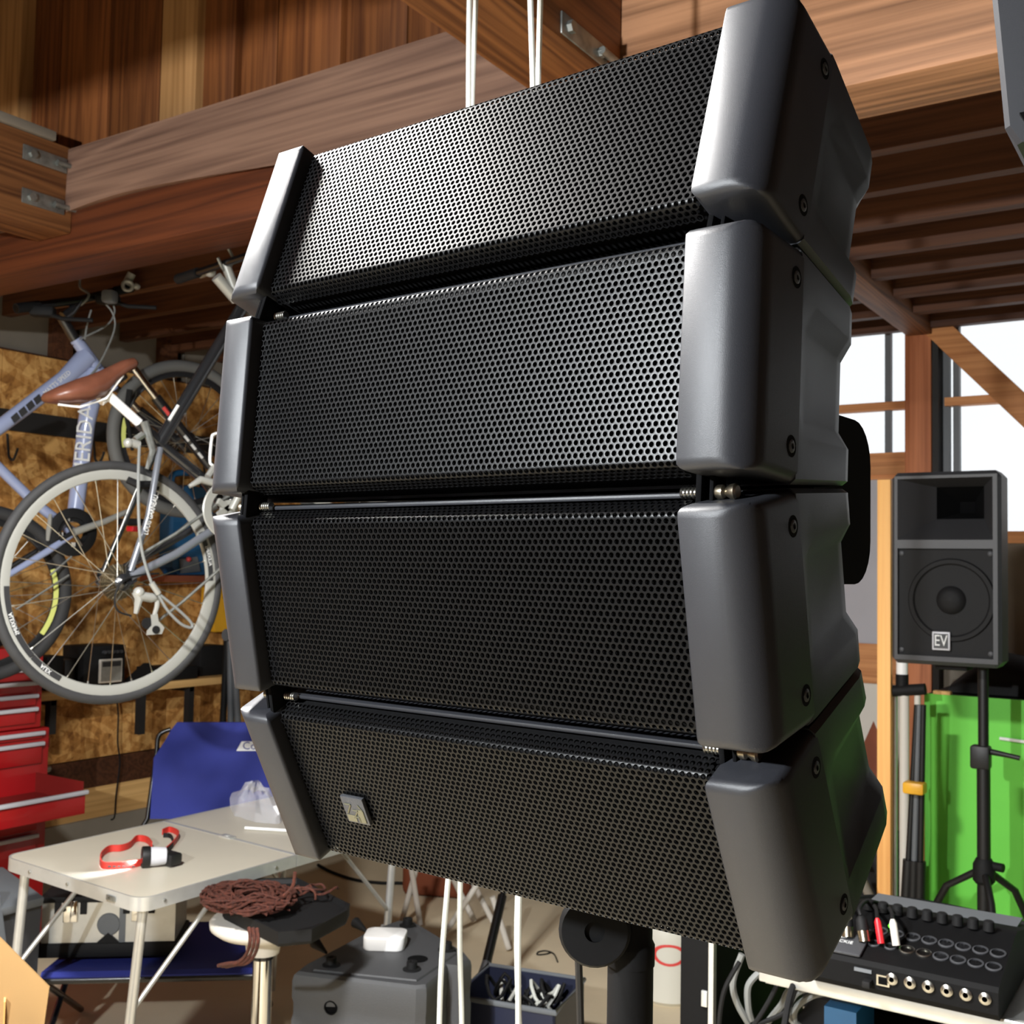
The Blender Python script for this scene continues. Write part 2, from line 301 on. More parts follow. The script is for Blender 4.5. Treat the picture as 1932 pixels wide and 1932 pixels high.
# loft front of upright planks above the beam
wu = struct(MB().bx(XL, -1.0, 2.205, 2.23, 2.80, 4.3).build('wall_loft', 'w_joist'), 'boarded front of the loft above the dark beam')
pl = [-60, 35, 70, 110, 203, 300, 368, 440, 520, 640, 765, 905, 1050]
dep = [.0, .05, .055, .03, .035, .0, .03, .06, .02, .045, .03, .05]
for k in range(len(pl)-1):
    y = 2.132+dep[k]; x0 = PXy(pl[k], 200, y)[0]; x1 = PXy(pl[k+1], 200, y)[0]
    MB().bx(x0+.002, x1-.002, y, 2.204, 2.705, 4.3, .003).build('plank', 'w_pale' if k in (0, 5) else 'w_plank', wu)
struct(MB().bx(-4.7, 2.2, -3.1, 5.2, 4.3, 4.4).build('roof', 'w_dark'), 'dark roof boards')
ce = struct(MB().bx(XL, 2.0, BY1, 5.1, 2.775, 2.80).build('ceiling', 'w_joist'), 'dark boarded loft floor seen from below')
for k in range(8):
    y = 2.78+k*.303
    for x0, x1 in ((XL, -1.205), (-1.10, 2.0)): MB().bx(x0, x1, y, y+.045, 2.668, 2.775).build('joist', 'w_joist', ce)
struct(MB().bx(-1.205, -1.10, BY1, 4.93, 2.645, 2.775, .004).build('cross_beam', 'w_cross'), 'cross beam carrying the loft joists towards the windows')
# back wall
wb = struct(MB().bx(XL, -2.35, YB, YB+.15, 0, 4.3).bx(-2.35, -1.15, YB, YB+.15, 2.80, 4.3).bx(-1.15, 2.0, YB, YB+.15, 2.72, 4.3).bx(-1.15, 2.0, YB, YB+.15, 0, 1.75).bx(-2.35, -1.15, YB, YB+.15, 2.08, 2.14).build('wall_back', 'plaster'), 'far garage wall with the bright windows')
struct(MB().bx(-1.215, -1.105, 4.931, 5.06, 0, 2.72, .004).build('post', 'w_post'), 'reddish wooden post between the bright windows')
struct(MB().bx(-1.10, -1.075, 4.93, 5.06, 0, 2.70).build('post', 'rail'), 'thin dark upright beside the reddish post')
w1 = struct(MB().bx(-2.35, -1.215, 4.98, 5.04, 2.10, 2.148).bx(-2.35, -1.215, 4.98, 5.04, 2.71, 2.80).bx(-2.35, -2.29, 4.98, 5.04, 2.1, 2.8).build('window_1', 'w_frame'), 'bright overexposed window left of the reddish post')
MB().bx(-2.3, -1.215, 4.985, 5.03, 2.338, 2.374).build('transom', 'w_frame', w1)
for px in (1675, ): 
    x = PXy(px, 700, 5.0)[0]; MB().bx(x-.013, x+.013, 5.0, 5.03, 2.14, 2.72).bx(x-.413, x-.387, 5.0, 5.03, 2.14, 2.72).build('mullion', 'midgrey', w1)
MB().bx(-2.3, -1.215, 5.032, 5.036, 2.14, 2.72).build('pane', 'pane', w1)
w2 = struct(MB().bx(-1.075, 2.0, 4.99, 5.05, 1.75, 1.80).bx(-1.075, 2.0, 4.99, 5.05, 2.70, 2.76).build('window_2', 'w_frame'), 'bright overexposed window right of the reddish post')
MB().bx(-1.06, -.75, 4.975, 5.03, 2.338, 2.374).build('transom', 'w_frame', w2)
MB().bx(-1.070, -1.045, 5.0, 5.04, 1.8, 2.7).bx(-1.03, -1.005, 5.0, 5.04, 1.8, 2.7).bx(-.735, -.70, 5.0, 5.04, 1.8, 2.7).bx(-.2, -.165, 5.0, 5.04, 1.8, 2.7).build('mullion', 'midgrey', w2)
MB().bx(-1.0, 2.0, 5.045, 5.049, 1.8, 2.7).build('pane', 'pane', w2)
A = PXy(1790, 640, 4.92); B = PXy(1960, 800, 4.92); d = unit(B-A); B = A+d*((A[2]-1.80)/-d[2]); A = A-d*.20
struct(MB().box((A+B)/2+V(0, .034, 0), (np.linalg.norm(B-A)+.06, .05, .10), roty(-math.atan2(d[2], d[0])), .004).build('knee_brace', 'w_frame'), 'slanting wooden brace crossing the right window')
d1 = struct(MB().bx(-2.35, -1.215, 4.97, 5.03, 2.05, 2.10).bx(-2.35, -2.29, 4.97, 5.03, 0, 2.1).build('door_1', 'w_frame'), 'sliding door with a pale panel behind the hanging loudspeaker')
MB().bx(-2.29, -1.235, 4.99, 5.03, 1.307, 2.03).build('panel', 'doorp', d1); MB().bx(-2.29, -1.215, 4.98, 5.03, 2.03, 2.05).bx(-1.24, -1.215, 4.975, 5.03, 0, 2.05).build('stile', 'w_frame', d1)
MB().bx(-2.29, -1.215, 4.975, 5.03, 1.135, 1.307).build('rail', 'w_frame', d1); MB().bx(-2.29, -1.235, 4.99, 5.03, 0, 1.135).build('panel', 'offwhite', d1)
struct(MB().bx(2.0, 2.15, -3.1, 5.2, 0, 4.3).build('wall_right', 'w_dark'), 'plain garage wall on the open side'); struct(MB().bx(-4.7, 2.2, -3.25, -3.1, 0, 4.3).build('wall_front', 'w_dark'), 'plain garage wall behind the viewer')
struct(MB().bx(-4.7, XL, -3.1, 5.2, 2.8, 4.3).build('wall_left_upper', 'w_dark'), 'dark upper part of the board lined wall')
# lamps of the room (both above and outside the picture)
def room_lamp(key, name, label, spot=None):
    p, power, size = LAMPS[key]; t = thing(name, p, label, 'lamp')
    MB().box((p[0], p[1], p[2]+.045), (size, size, .03), bev=.006).build('housing', 'midgrey', t)
    MB().box((p[0], p[1], p[2]+.026), (size*.9, size*.9, .006)).build('diffuser', 'white', t)
    MB().cyl((p[0], p[1], p[2]+.06), (p[0], p[1], 4.3 if key == 'led' else 4.3), .006, 8).build('hanger', 'black', t)
    l = bpy.data.lights.new(name, 'POINT' if key == 'led' else 'AREA'); l.energy = power; l.color = (.93, .97, 1) if key == 'led' else (1, .98, .95)
    if key == 'led': l.shadow_soft_size = .035
    else: l.shape = 'DISK'; l.size = size*.8
    o = bpy.data.objects.new(name+'_light', l); COL.objects.link(o); o.location = (p[0], p[1], p[2]-(.06 if key == 'led' else .0))
room_lamp('led', 'led_panel_lamp', 'square led lamp hung behind the viewer')
room_lamp('ceiling', 'led_ceiling_lamp', 'square led lamp hung over the hanging loudspeaker')

# ================================================================== HANGING LINE ARRAY LOUDSPEAKER
T15 = R_(15); TW = math.tan(R_(7.5)); HH = .0692; HC = .1206; A0 = R_(-3.84); YAW = R_(-37.85)+HEAD
J = CAM+rv0*-.0533+hv*.6349+zv*.0408
spk = thing('line_array_speaker', J, 'dark grey four module line array loudspeaker with perforated black grilles', 'loudspeaker')
def hexgrille():
    """perforated sheet, bent back along its upper and lower edge; real holes"""
    pit = .0040; row = pit*.866; rad = .00148; th = .0009
    flat = .0535; rb = .004; L2 = .010; ang = R_(68)
    def prof(s):     # s along the sheet from centre -> depth, height, normal
        sg = 1 if s >= 0 else -1; s = abs(s)
        if s <= flat: return 0, sg*s, V(0, -1, 0)
        a = min((s-flat)/rb, ang); z = flat+rb*math.sin(a); y = rb*(1-math.cos(a)); e = s-flat-rb*a
        if e > 0: z += e*math.cos(a); y += e*math.sin(a)
        return y, sg*z, V(0, -math.cos(a), sg*math.sin(a))
    tot = flat+rb*ang+L2; nr = int(tot/row); vs = []; fs = []; idx = {}
    y0 = .010
    def pt(u, s, d): y, z, n = prof(s); return V(u, y0+y, z)-n*d
    for r in range(-nr, nr+1):
        s0 = r*row; off = pit/2 if r % 2 else 0
        for c in range(-41, 41):
            u0 = c*pit+off
            if abs(u0) > .1622: continue
            b = len(vs)
            for k in range(12):      # hexagon outline: 6 corners and 6 mid-edges
                a = math.pi*2*k/12; rr = pit/math.sqrt(3) if k % 2 else pit/2
                vs.append(pt(u0+rr*math.cos(a), s0+rr*math.sin(a), 0))
            for k in range(12):
                a = math.pi*2*k/12; vs.append(pt(u0+rad*math.cos(a), s0+rad*math.sin(a), 0.00005))
            for k in range(12):
                a = math.pi*2*k/12; vs.append(pt(u0+rad*math.cos(a), s0+rad*math.sin(a), th))
            for k in range(12):
                l = (k+1) % 12; fs.append((b+k, b+l, b+12+l, b+12+k)); fs.append((b+12+k, b+12+l, b+24+l, b+24+k))
    me = bpy.data.meshes.new('grille'); me.from_pydata([tuple(p) for p in vs], [], fs); 
    bm = bmesh.new(); bm.from_mesh(me); bmesh.ops.remove_doubles(bm, verts=bm.verts[:], dist=.00002); bm.to_mesh(me); bm.free()
    me.shade_smooth(); me.set_sharp_from_angle(angle=R_(40)); me.materials.append(M['grille']); return me
def capmesh(sgn):
    out = [(.1650, .012), (.1650, .003), (.1655, .0012), (.1668, 0)]
    out += [(.184, 0)]+[(.184+.020*math.sin(a), .020-.020*math.cos(a)) for a in [R_(9*k) for k in range(1, 11)]]+[(.204, .0555), (.165, .0555)]
    def sec(w, ins): return [V(sgn*(min(max(u, .165+ins), .204-ins)), max(v, ins), w) for u, v in out]
    h = HC/2; mb = MB()
    lv = [(-h, .0045), (-h+.0012, .0022), (-h+.003, .0008), (-h+.006, 0), (h-.006, 0), (h-.003, .0008), (h-.0012, .0022), (h, .0045)]
    mb.loft([sec(w, i) for w, i in lv]); return mb
def bodymesh():
    mb = MB(); secs = []
    for v, uh, rc in ((.054, .2036, 0), (.060, .2036, .001), (.075, .2030, .0050), (.126, .2010, .0070), (.136, .1985, .006), (.146, .190, .004), (.175, .150, 0), (.215, .125, 0), (.222, .118, 0)):
        hh = HH-.0009-v*TW; lv = [(-1, .003), (-.955, 0), (-.60, 0), (-.40, rc), (.40, rc), (.60, 0), (.955, 0), (1, .003)]
        p = [V(uh-i, v, w*hh) for w, i in lv]+[V(-(uh-i), v, w*hh) for w, i in reversed(lv)]; secs.append(p)
    mb.loft(secs)
    # front box behind the grille and its lips
    mb.box((0, .040, .0605), (.336, .030, .0030), rotx(-R_(7.5)), .0012)
    return mb
def place(me, name, parent, m=None):
    o = bpy.data.objects.new(name, me); COL.objects.link(o); o.parent = parent
    if m is not None: o.matrix_local = m
    return o
protos = {}
def proto(key, mb, m, ang=38):
    o = mb.build(key, m, None, ang); protos[key] = o.data; bpy.data.objects.remove(o)
proto('body', bodymesh(), 'plastic', 30); proto('capR', capmesh(1), 'plastic', 50); proto('capL', capmesh(-1), 'plastic', 50)
fp = [(.0122, .0515), (.0165, .0555), (.024, .0575), (.056, .0595)]
proto('baffle', MB().loft([[V(u, v, w) for v, w in fp]+[V(u, v, -w) for v, w in reversed(fp)] for u in (-.1648, .1648)]).box((.1662, .03, 0), (.002, .05, .11)).box((-.1662, .03, 0), (.002, .05, .11)), 'void', 20)
sc = MB(); sc.lathe([(.0056, .0003), (.0056, 0), (.0040, -.0006)], (0, 0, 0), (1, 0, 0), 20)
proto('screwwell', sc, 'void'); proto('screw', MB().lathe([(.0034, 0), (.0034, .0006), (.0026, .0010), (.0017, .0010), (.0017, -.0005)], (0, 0, 0), (1, 0, 0), 12), 'dkgrey')
bl = MB(); bl.cyl((-.024, 0, 0), (-.014, 0, 0), .0024, 12)
for k in range(5): bl.torus((-.0235+k*.0021, 0, 0), (1, 0, 0), .0025, .0007, 14, 6)
proto('stud', bl, 'steel'); proto('knob', MB().lathe([(.003, 0), (.0036, .001), (.0036, .004), (.0022, .0055), (.0038, .008), (.0042, .0105), (.003, .0115), (.002, .0115)], (-.005, 0, 0), (1, 0, 0), 16), 'brass'); proto('hingeplate', MB().box((-.0125, .004, 0), (.0035, .018, .022), bev=.001).box((-.0065, .004, 0), (.0025, .014, .018), bev=.001), 'void')
gm = hexgrille()
def upv(a): return V(0, math.sin(a), math.cos(a))
angs = [A0+1.5*T15, A0+.5*T15, A0-.5*T15, A0-1.5*T15]
cen = [upv(angs[1])*2*HH+upv(angs[0])*HH, upv(angs[1])*HH, -upv(angs[2])*HH, -upv(angs[2])*2*HH-upv(angs[3])*HH]
RY = Matrix.Rotation(YAW, 4, 'Z')
for i in range(4):
    mloc = RY@Matrix.Translation(Vector(cen[i]))@Matrix.Rotation(-angs[i], 4, 'X')
    cab = place(protos['body'], 'cabinet', spk, mloc)
    g = place(gm, 'grille', cab); g['label'] = 'perforated black metal grille'
    place(protos['baffle'], 'foam_backing', cab); place(protos['capR'], 'end_cap', cab); place(protos['capL'], 'end_cap', cab)
    for sg in (1, -1):
        for w in (.043, -.043):
            mm = Matrix.Translation((sg*.2038, .047, w)) @ (Matrix.Identity(4) if sg > 0 else Matrix.Rotation(math.pi, 4, 'Z'))
            place(protos['screwwell'], 'screw_recess', cab, mm); place(protos['screw'], 'screw', cab, mm)
        if i < 3:
            for nm in ('stud', 'knob', 'hingeplate'):
                place(protos[nm], {'stud': 'threaded_stud', 'knob': 'adjusting_knob', 'hingeplate': 'hinge_plate'}[nm], cab, Matrix.Translation((sg*.181 if sg > 0 else -.181, .024, -HH+.001)) @ (Matrix.Identity(4) if sg > 0 else Matrix.Rotation(math.pi, 4, 'Z')))
    if i == 3:
        # maker's badge standing on the lowest grille: position found on the grille plane
        W4 = Matrix.Translation(Vector(J))@mloc; inv = W4.inverted()
        n = np.array(W4.to_3x3()@Vector((0, -1, 0))); o_ = np.array(W4@Vector((0, .010, 0)))
        c = [np.array(inv@Vector(on(px, py, n, o_))) for px, py in ((648, 1495), (690, 1503), (705, 1552), (663, 1545))]
        ctr = sum(c)/4; bw, bh = .0105, .0105
        bad = MB().box((ctr[0], .0078, ctr[2]), (2*bw, .003, 2*bh), bev=.0006).build('badge', 'dkgrey'); bad.parent = cab
        def stroke(mb, a, b, t=.0006):
            a = V(ctr[0]+a[0]*bw, .0061, ctr[2]+a[1]*bh); b = V(ctr[0]+b[0]*bw, .0061, ctr[2]+b[1]*bh); mb.tube([a, b], t, 6)
        mb = MB()
        for a, b in (((-.75, .45), (-.2, .45)), ((-.2, .45), (-.7, -.25)), ((-.15, .05), (.3, .05)), ((.3, .05), (-.2, -.55)), ((-.05, -.45), (.25, -.45)), ((.25, -.45), (.25, -.85)), ((.45, .5), (.75, .1)), ((.75, .1), (.75, -.8))): stroke(mb, a, b)
        e = mb.build('emblem', 'gold'); e.parent = cab
        e2 = MB().box((ctr[0]+.45*bw, .0063, ctr[2]-.35*bh), (.45*bw, .0006, 1.0*bh)).box((ctr[0]-.45*bw, .0063, ctr[2]-.62*bh), (.8*bw, .0006, .5*bh)).build('emblem_field', 'gold'); e2.parent = cab
# ---- its stand: pole, tilting head, rear bracket
sb = J+np.array(RY.to_3x3()@Vector((.0, .235, 0)))
def SL(u, v, w): return J+np.array(RY.to_3x3()@Vector((u, v, w)))
pole_top = PXd(1190, 1780, .90)
st = thing('speaker_stand', (pole_top[0], pole_top[1], 0), 'black pole stand carrying the line array loudspeaker', 'stand')
q = pole_top
MB().cyl((q[0], q[1], .12), (q[0], q[1], q[2]-.012), .0185, 24).build('pole', 'deep', st)
MB().lathe([(.0195, -.016), (.0195, 0), (.0175, .004), (.0175, .06)], (q[0], q[1], q[2]), (0, 0, 1), 24).build('collar', 'deep', st)
kc = PXd(1122, 1752, .885); nk = unit(CAM-kc)*V(1, 1, .15); nk = unit(nk)
rim = []
MB().lathe([(.0, -.006), (.026, -.006), (.0285, -.003), (.0285, .006), (.026, .010), (.008, .0105), (.008, .007), (0, .007)], kc, nk, 30).build('tilt_knob', 'deep', st)
RYn = np.array(RY.to_3x3())
poly = []
for cx, cz, a in ((1, 1, 0), (-1, 1, 90), (-1, -1, 180), (1, -1, 270)):
    for k in range(7):
        t = R_(a+15*k); poly.append((cx*.020+.030*math.cos(t), cz*.026+.030*math.sin(t)))
for uu in (.142, -.152): MB().prism(poly, SL(uu, .251, .010), RYn@V(0, 1, 0), V(0, 0, 1), RYn@V(.010, 0, 0)).build('bracket', 'void', st)
for sg in (1, -1):
    for ww in (.035, -.03): MB().cyl(SL(sg*.115, .213, ww), SL(sg*.150, .213, ww), .008, 12).build('pivot_bolt', 'deep', st)
MB().box(SL(0, .296, .0), (.29, .012, .05), RYn).tube([SL(0, .30, -.01), SL(.02, .29, -.12), (q[0], q[1], q[2]+.05)], .016, 12).build('neck', 'deep', st)
for k in range(3):
    a = R_(30+120*k); MB().tube([(q[0], q[1], .42), (q[0]+.36*math.cos(a), q[1]+.36*math.sin(a), .02)], .011, 10).build('leg', 'black', st)
MB().lathe([(.024, .40), (.03, .41), (.03, .46), (.024, .47)], (q[0], q[1], 0), (0, 0, 1), 20).build('leg_hub', 'black', st)
# ================================================================== BICYCLES
def wheel(t, o, n, R, tr, rimw, spoke_n, tyre_m, rim_m, hubw=.06, nm='wheel', ph=0.):
    o = np.array(o, float); n = unit(n)
    w = MB().torus(o, n, R-tr, tr, 72, 12).build('tyre', tyre_m, t, 60)
    ri = R-2*tr
    rm = MB().lathe([(ri+.004, -.009), (ri+.004, .009), (ri-.004, .0105), (ri-rimw, .006), (ri-rimw-.002, 0), (ri-rimw, -.006), (ri-.004, -.0105)], o, n, 72, ring=True).build('rim', rim_m, t, 30)
    sp = MB(); u, v, _ = frame_of(n)
    for k in range(spoke_n):
        a = 2*math.pi*k/spoke_n+ph; s = 1 if k % 2 else -1; b = a+(.75 if (k//2) % 2 else -.75)
        e = o+(ri-rimw+.004)*(math.cos(a)*u+math.sin(a)*v); h = o+n*s*hubw*.45+.022*(math.cos(b)*u+math.sin(b)*v)
        sp.tube([h, e], .0013, 5); sp.tube([e, e+(h-e)*.045], .0023, 6)
    sp.build('spokes', 'steel', t, kind='stuff')
    MB().lathe([(.006, -hubw*.62), (.012, -hubw*.6), (.024, -hubw*.5), (.014, -hubw*.4), (.013, hubw*.4), (.024, hubw*.5), (.012, hubw*.6), (.006, hubw*.62)], o, n, 20).build('hub', 'bikeblk', t)
    return rm
def arc_strip(t, o, n, r0, r1, a0, a1, h, m, name='decal', txt=None, tm='text', ts=.016):
    d = MB().lathe([(r0, h), (r1, h+.0008)], o, n, 20, a0=a0, a1=a1).build(name, m, t)
    if txt:
        vs, fs = text_geo(txt); u, v, n = frame_of(n); rm_ = (r0+r1)/2; am = (a0+a1)/2; out = []
        for p in vs:
            a = am+p[0]*ts*.92/rm_; r = rm_+p[1]*ts; out.append(np.array(o)+n*(h+.0025+p[2]*.01)+r*(math.cos(a)*u+math.sin(a)*v))
        MB().add(out, fs).build('lettering', tm, d)
    return d
# ---- dark road bicycle with the brown saddle
LN = unit((.98, -.19, 0)); LU = V(-LN[1], LN[0], 0); LO = PXd(215, 1098, 3.12)
def Lp(px, py, off=0.): return on(px, py, LN, LO+LN*off)
lg = thing('road_bicycle', (LO[0], LO[1], 0), 'dark grey road bicycle with brown leather saddle, hung nose up beneath the beam', 'bicycle', None)
rm = wheel(lg, LO, LN, .340, .0145, .022, 28, 'rubber', 'rim', .11)
fu, fv, _ = frame_of(LN)
def ang_of(px, py):
    d = Lp(px, py)-LO; return math.atan2(d@fv, d@fu)
for a, b in (((26, 1105), (60, 1235)), ((403, 1095), (382, 1000))):
    x0, x1 = ang_of(*a), ang_of(*b)
    if x1 < x0: x0, x1 = x1, x0
    arc_strip(lg, LO, LN, .291, .306, x0, x1, .0107, 'textd', 'rim_decal', 'ALEXRIMS', 'text', .015)
x0, x1 = sorted((ang_of(62, 1235), ang_of(112, 1277))); arc_strip(lg, LO, LN, .291, .306, x0, x1, .0107, 'textd', 'rim_decal', 'ALEX', 'text', .016)
MB().tube([Lp(300, 838), Lp(460, 575)], .019, 16).build('top_tube', 'bikeblk', lg)
MB().tube([Lp(262, 797), Lp(300, 836), Lp(385, 905), Lp(430, 966)], .0165, 16).build('seat_tube', 'bikeblk', lg)
MB().tube([Lp(207, 748), Lp(268, 803)], .0135, 14).build('seatpost', 'white', lg)
MB().tube([Lp(430, 968), Lp(520, 640)], .021, 16).build('down_tube', 'bikeblk', lg)
MB().tube([Lp(446, 545), Lp(520, 660)], .020, 16).build('head_tube', 'bikeblk', lg)
MB().tube([Lp(302, 846, .02), Lp(292, 905, .05), Lp(280, 975, .06), Lp(246, 1078, .065)], .0095, 12).build('seat_stay', 'bikegrey', lg)
MB().tube([Lp(294, 850, -.02), Lp(262, 925, -.05), Lp(222, 1015, -.06), Lp(192, 1085, -.065)], .0085, 12).build('seat_stay', 'bikeblk', lg)
MB().tube([Lp(246, 1088, .065), Lp(330, 1047, .06), Lp(425, 985, .03)], .0125, 12).build('chain_stay', 'bikegrey', lg)
MB().tube([Lp(196, 1092, -.065), Lp(300, 1035, -.06), Lp(422, 965, -.03)], .011, 12).build('chain_stay', 'bikeblk', lg)
MB().prism([(0, -.02), (.018, -.012), (.016, .03), (-.014, .03), (-.016, -.012)], Lp(245, 1090, .062), LU, V(0, 0, 1), LN*.006).build('dropout', 'bikeblk', lg)
MB().prism([(0, -.03), (.02, -.012), (.016, .03), (-.014, .03), (-.018, -.012)], Lp(191, 1092, -.068), LU, V(0, 0, 1), LN*.006).build('dropout', 'bikeblk', lg)
cs = MB()
for k in range(8):
    r = .050-.0042*k; cs.lathe([(.012, .018+k*.0045), (r, .018+k*.0045), (r, .0195+k*.0045), (.012, .0195+k*.0045)], LO, LN, 36)
    for j in range(24):
        a = 2*math.pi*j/24; c = LO+LN*(.0188+k*.0045)+(r+.001)*(math.cos(a)*fu+math.sin(a)*fv); cs.box(c, (.004, .004, .0025))
cs.build('cassette', 'brass', lg)
MB().tube([Lp(250, 1055, .05), Lp(330, 1008, .05), Lp(432, 935, .05)], .005, 6).tube([Lp(300, 1170, .055), Lp(345, 1135, .05), Lp(430, 1060, .05)], .0045, 6).build('chain', 'galv', lg)
cr = Lp(432, 962, .06)
MB().lathe([(.060, -.002), (.085, -.003), (.088, 0), (.085, .003), (.060, .002)], cr, LN, 44, ring=True).build('chainring', 'rim', lg)
MB().lathe([(0, .004), (.03, .004), (.03, -.004), (0, -.004)], cr, LN, 24).box(cr+V(0, 0, .01), (.01, .10, .018), rotx(.6)).box(cr, (.01, .10, .018), rotx(-.5)).build('spider', 'rim', lg)
MB().tube([cr+LN*.015, cr+LN*.02+LU*.06+V(0, 0, .12), ], .011, 10).build('crank_arm', 'rim', lg)
MB().tube([Lp(357, 918, .05), Lp(378, 905, .055), Lp(408, 912, .05), Lp(425, 925, .05)], [.006, .011, .013, .008], 10).tube([Lp(392, 900, .04), Lp(405, 880, .03)], .010, 8).build('front_derailleur', 'rim', lg)
dr = MB(); P_ = lambda x, y: Lp(x, y, .085)
dr.ball(P_(262, 1118), .016).tube([P_(255, 1117), P_(262, 1130), P_(256, 1158)], [.010, .012, .006], 8).tube([P_(262, 1124), P_(285, 1128), P_(300, 1126)], [.013, .014, .009], 10).tube([P_(298, 1126), P_(296, 1145), P_(290, 1165)], [.008, .007, .006], 8)
dr.build('rear_derailleur', 'rim', lg)
cg = MB()
def cage(mb, pts, d, th): mb.prism([((Lp(*p, d)-LO)@LU, Lp(*p, d)[2]-LO[2]) for p in pts], LO+LN*d, LU, V(0, 0, 1), LN*th)
cage(cg, [(284, 1160), (296, 1158), (298, 1172), (309, 1184), (304, 1196), (276, 1198), (277, 1190), (286, 1180)], .088, .004); cg.build('derailleur_cage', 'rim', lg)
MB().lathe([(0, -.004), (.016, -.004), (.016, .004), (0, .004)], Lp(278, 1176, .082), LN, 18).lathe([(0, -.003), (.011, -.003), (.011, .003), (0, .003)], Lp(294, 1188, .0925), LN, 16).build('jockey_wheel', 'black2', lg)
MB().tube(spl([Lp(300, 1082, .07), Lp(265, 1085, .075), Lp(232, 1095, .08), Lp(217, 1125, .085), Lp(222, 1152, .085), Lp(248, 1162, .085)], 6), .0028, 6).build('gear_cable', 'black2', lg)
# fork and front wheel
FW = Lp(655, 792)
wheel(lg, FW, LN, .340, .0145, .022, 28, 'rubber', 'rim', .09)
for s_ in (-1, 1): MB().tube([Lp(520, 662)+LN*.0, Lp(548, 690, .045*s_), FW+LN*.05*s_], [.016, .014, .009], 12).build('fork_blade', 'bikeblk', lg)
# saddle
secs = []
for (tp, bt, hw) in (((85, 746), (88, 755), .03), ((92, 738), (96, 760), .055), ((115, 727), (118, 763), .068), ((150, 713), (156, 762), .068), ((178, 704), (190, 750), .050), ((205, 692), (214, 724), .033), ((230, 680), (236, 706), .026), ((249, 675), (253, 697), .022), ((257, 681), (258, 690), .012)):
    a, b = Lp(*tp), Lp(*bt); c = (a+b)/2; e = (a-b)/2; secs.append([c+e*(math.copysign(abs(math.sin(t))**.8, math.sin(t)))+LN*hw*math.cos(t) for t in [2*math.pi*k/18 for k in range(18)]])
sd = MB().loft(secs).build('saddle', 'brown', lg, 60)
MB().tube([Lp(110, 763, .02), Lp(150, 768, .02), Lp(200, 752, .02), Lp(232, 708, .015)], .0035, 8).tube([Lp(110, 763, -.02), Lp(150, 768, -.02), Lp(200, 752, -.02), Lp(232, 708, -.015)], .0035, 8).build('saddle_rails', 'white', sd)
MB().tube([Lp(188, 756), Lp(207, 742)], .016, 12).tube([Lp(203, 738), Lp(217, 708)], .006, 8).build('saddle_clamp', 'white', sd)
# handlebar, stem, levers
hb = Lp(425, 497)
MB().tube([Lp(425, 497), Lp(448, 560)], [.014, .017], 12).tube([Lp(408, 522), Lp(446, 566)], .017, 12).build('stem', 'rim', lg)
MB().tube([hb-LN*.27, hb-LN*.1, hb+LN*.1, hb+LN*.27], .012, 10).build('handlebar', 'blackg', lg)
for s in (-1, 1):
    MB().tube([hb+LN*s*.16, hb+LN*s*.285], .016, 12).build('grip', 'black2', lg)
    MB().tube([hb+LN*s*.13+LU*.01, hb+LN*s*.15+LU*.05+V(0, 0, .01), hb+LN*s*.24+LU*.055+V(0, 0, .012)], .006, 8).ball(hb+LN*s*.12+LU*.02, .018).build('brake_lever', 'rim', lg)
bb_ = MB().ball(Lp(310, 805), .001)
MB().tube([Lp(240, 905, .03), Lp(262, 915, .04), Lp(288, 912, .03)], [.010, .012, .008], 8).tube([Lp(262, 915, .0), Lp(300, 922, .03)], [.010, .006], 8).build('rear_brake', 'black2', lg)
MB().tube([Lp(272, 795, .03), Lp(288, 850, .03), Lp(277, 885, .03)], [.012, .010, .006], 8).tube([Lp(255, 830, .03), Lp(270, 820, .03)], .010, 8).build('seat_lever', 'galv', lg)
MB().tube([Lp(262, 840, .05), Lp(247, 835, .05)], .012, 12).ball(Lp(242, 836, .05), .014).build('rear_light', 'rim', lg)
# lettering on stays and tubes
def tube_text(par, body, a, b, size, m, n, off, sx=1.):
    a, b = np.array(a), np.array(b); u = unit(b-a); nn = unit(n-u*(n@u)); v = np.cross(nn, u); mb = MB(); text(mb, body, (a+b)/2+nn*off, u, v, nn, size, sx); return mb.build('lettering', m, par)
tube_text(lg, 'LOUIS GARNEAU', Lp(273, 1003, .062), Lp(290, 940, .062), .021, 'text', LN, .0102, .72)
MB().tube([Lp(319, 793, .0165), Lp(336, 765, .0165)], .005, 8).build('decal', 'text', lg)
MB().tube(spl([Lp(430, 885, .03), Lp(402, 878, .03), Lp(396, 868, .03), Lp(399, 830, .03), Lp(404, 819, .03), Lp(430, 815, .03)], 5), .004, 8).tube([Lp(396, 868, -.03), Lp(399, 830, -.03)], .004, 8).tube([Lp(399, 830, -.03), Lp(404, 819, 0), Lp(399, 830, .03)], .004, 8).build('bottle_cage', 'white', lg)
# steel cable with an eye, hanging from the top tube
cb = thing('cable_lock', Lp(296, 1105, .11), 'grey steel security cable with crimped eye hanging beside the cassette', 'cable')
MB().tube(spl([Lp(263, 842, .06), Lp(261, 900, .1), Lp(262, 980, .11), Lp(268, 1040, .11), Lp(284, 1095, .11), Lp(296, 1118, .11)], 6), .0042, 8).build('cable', 'tubeg', cb)
MB().tube([Lp(286, 1100, .11), Lp(299, 1120, .11)], .0085, 12).build('ferrule', 'rim', cb)
MB().tube(spl([Lp(299, 1120, .11), Lp(330, 1145, .11), Lp(355, 1168, .11), Lp(363, 1180, .11), Lp(358, 1184, .11), Lp(340, 1176, .11), Lp(315, 1150, .11), Lp(298, 1120, .11)], 6), .0042, 8).build('eye_loop', 'tubeg', cb)
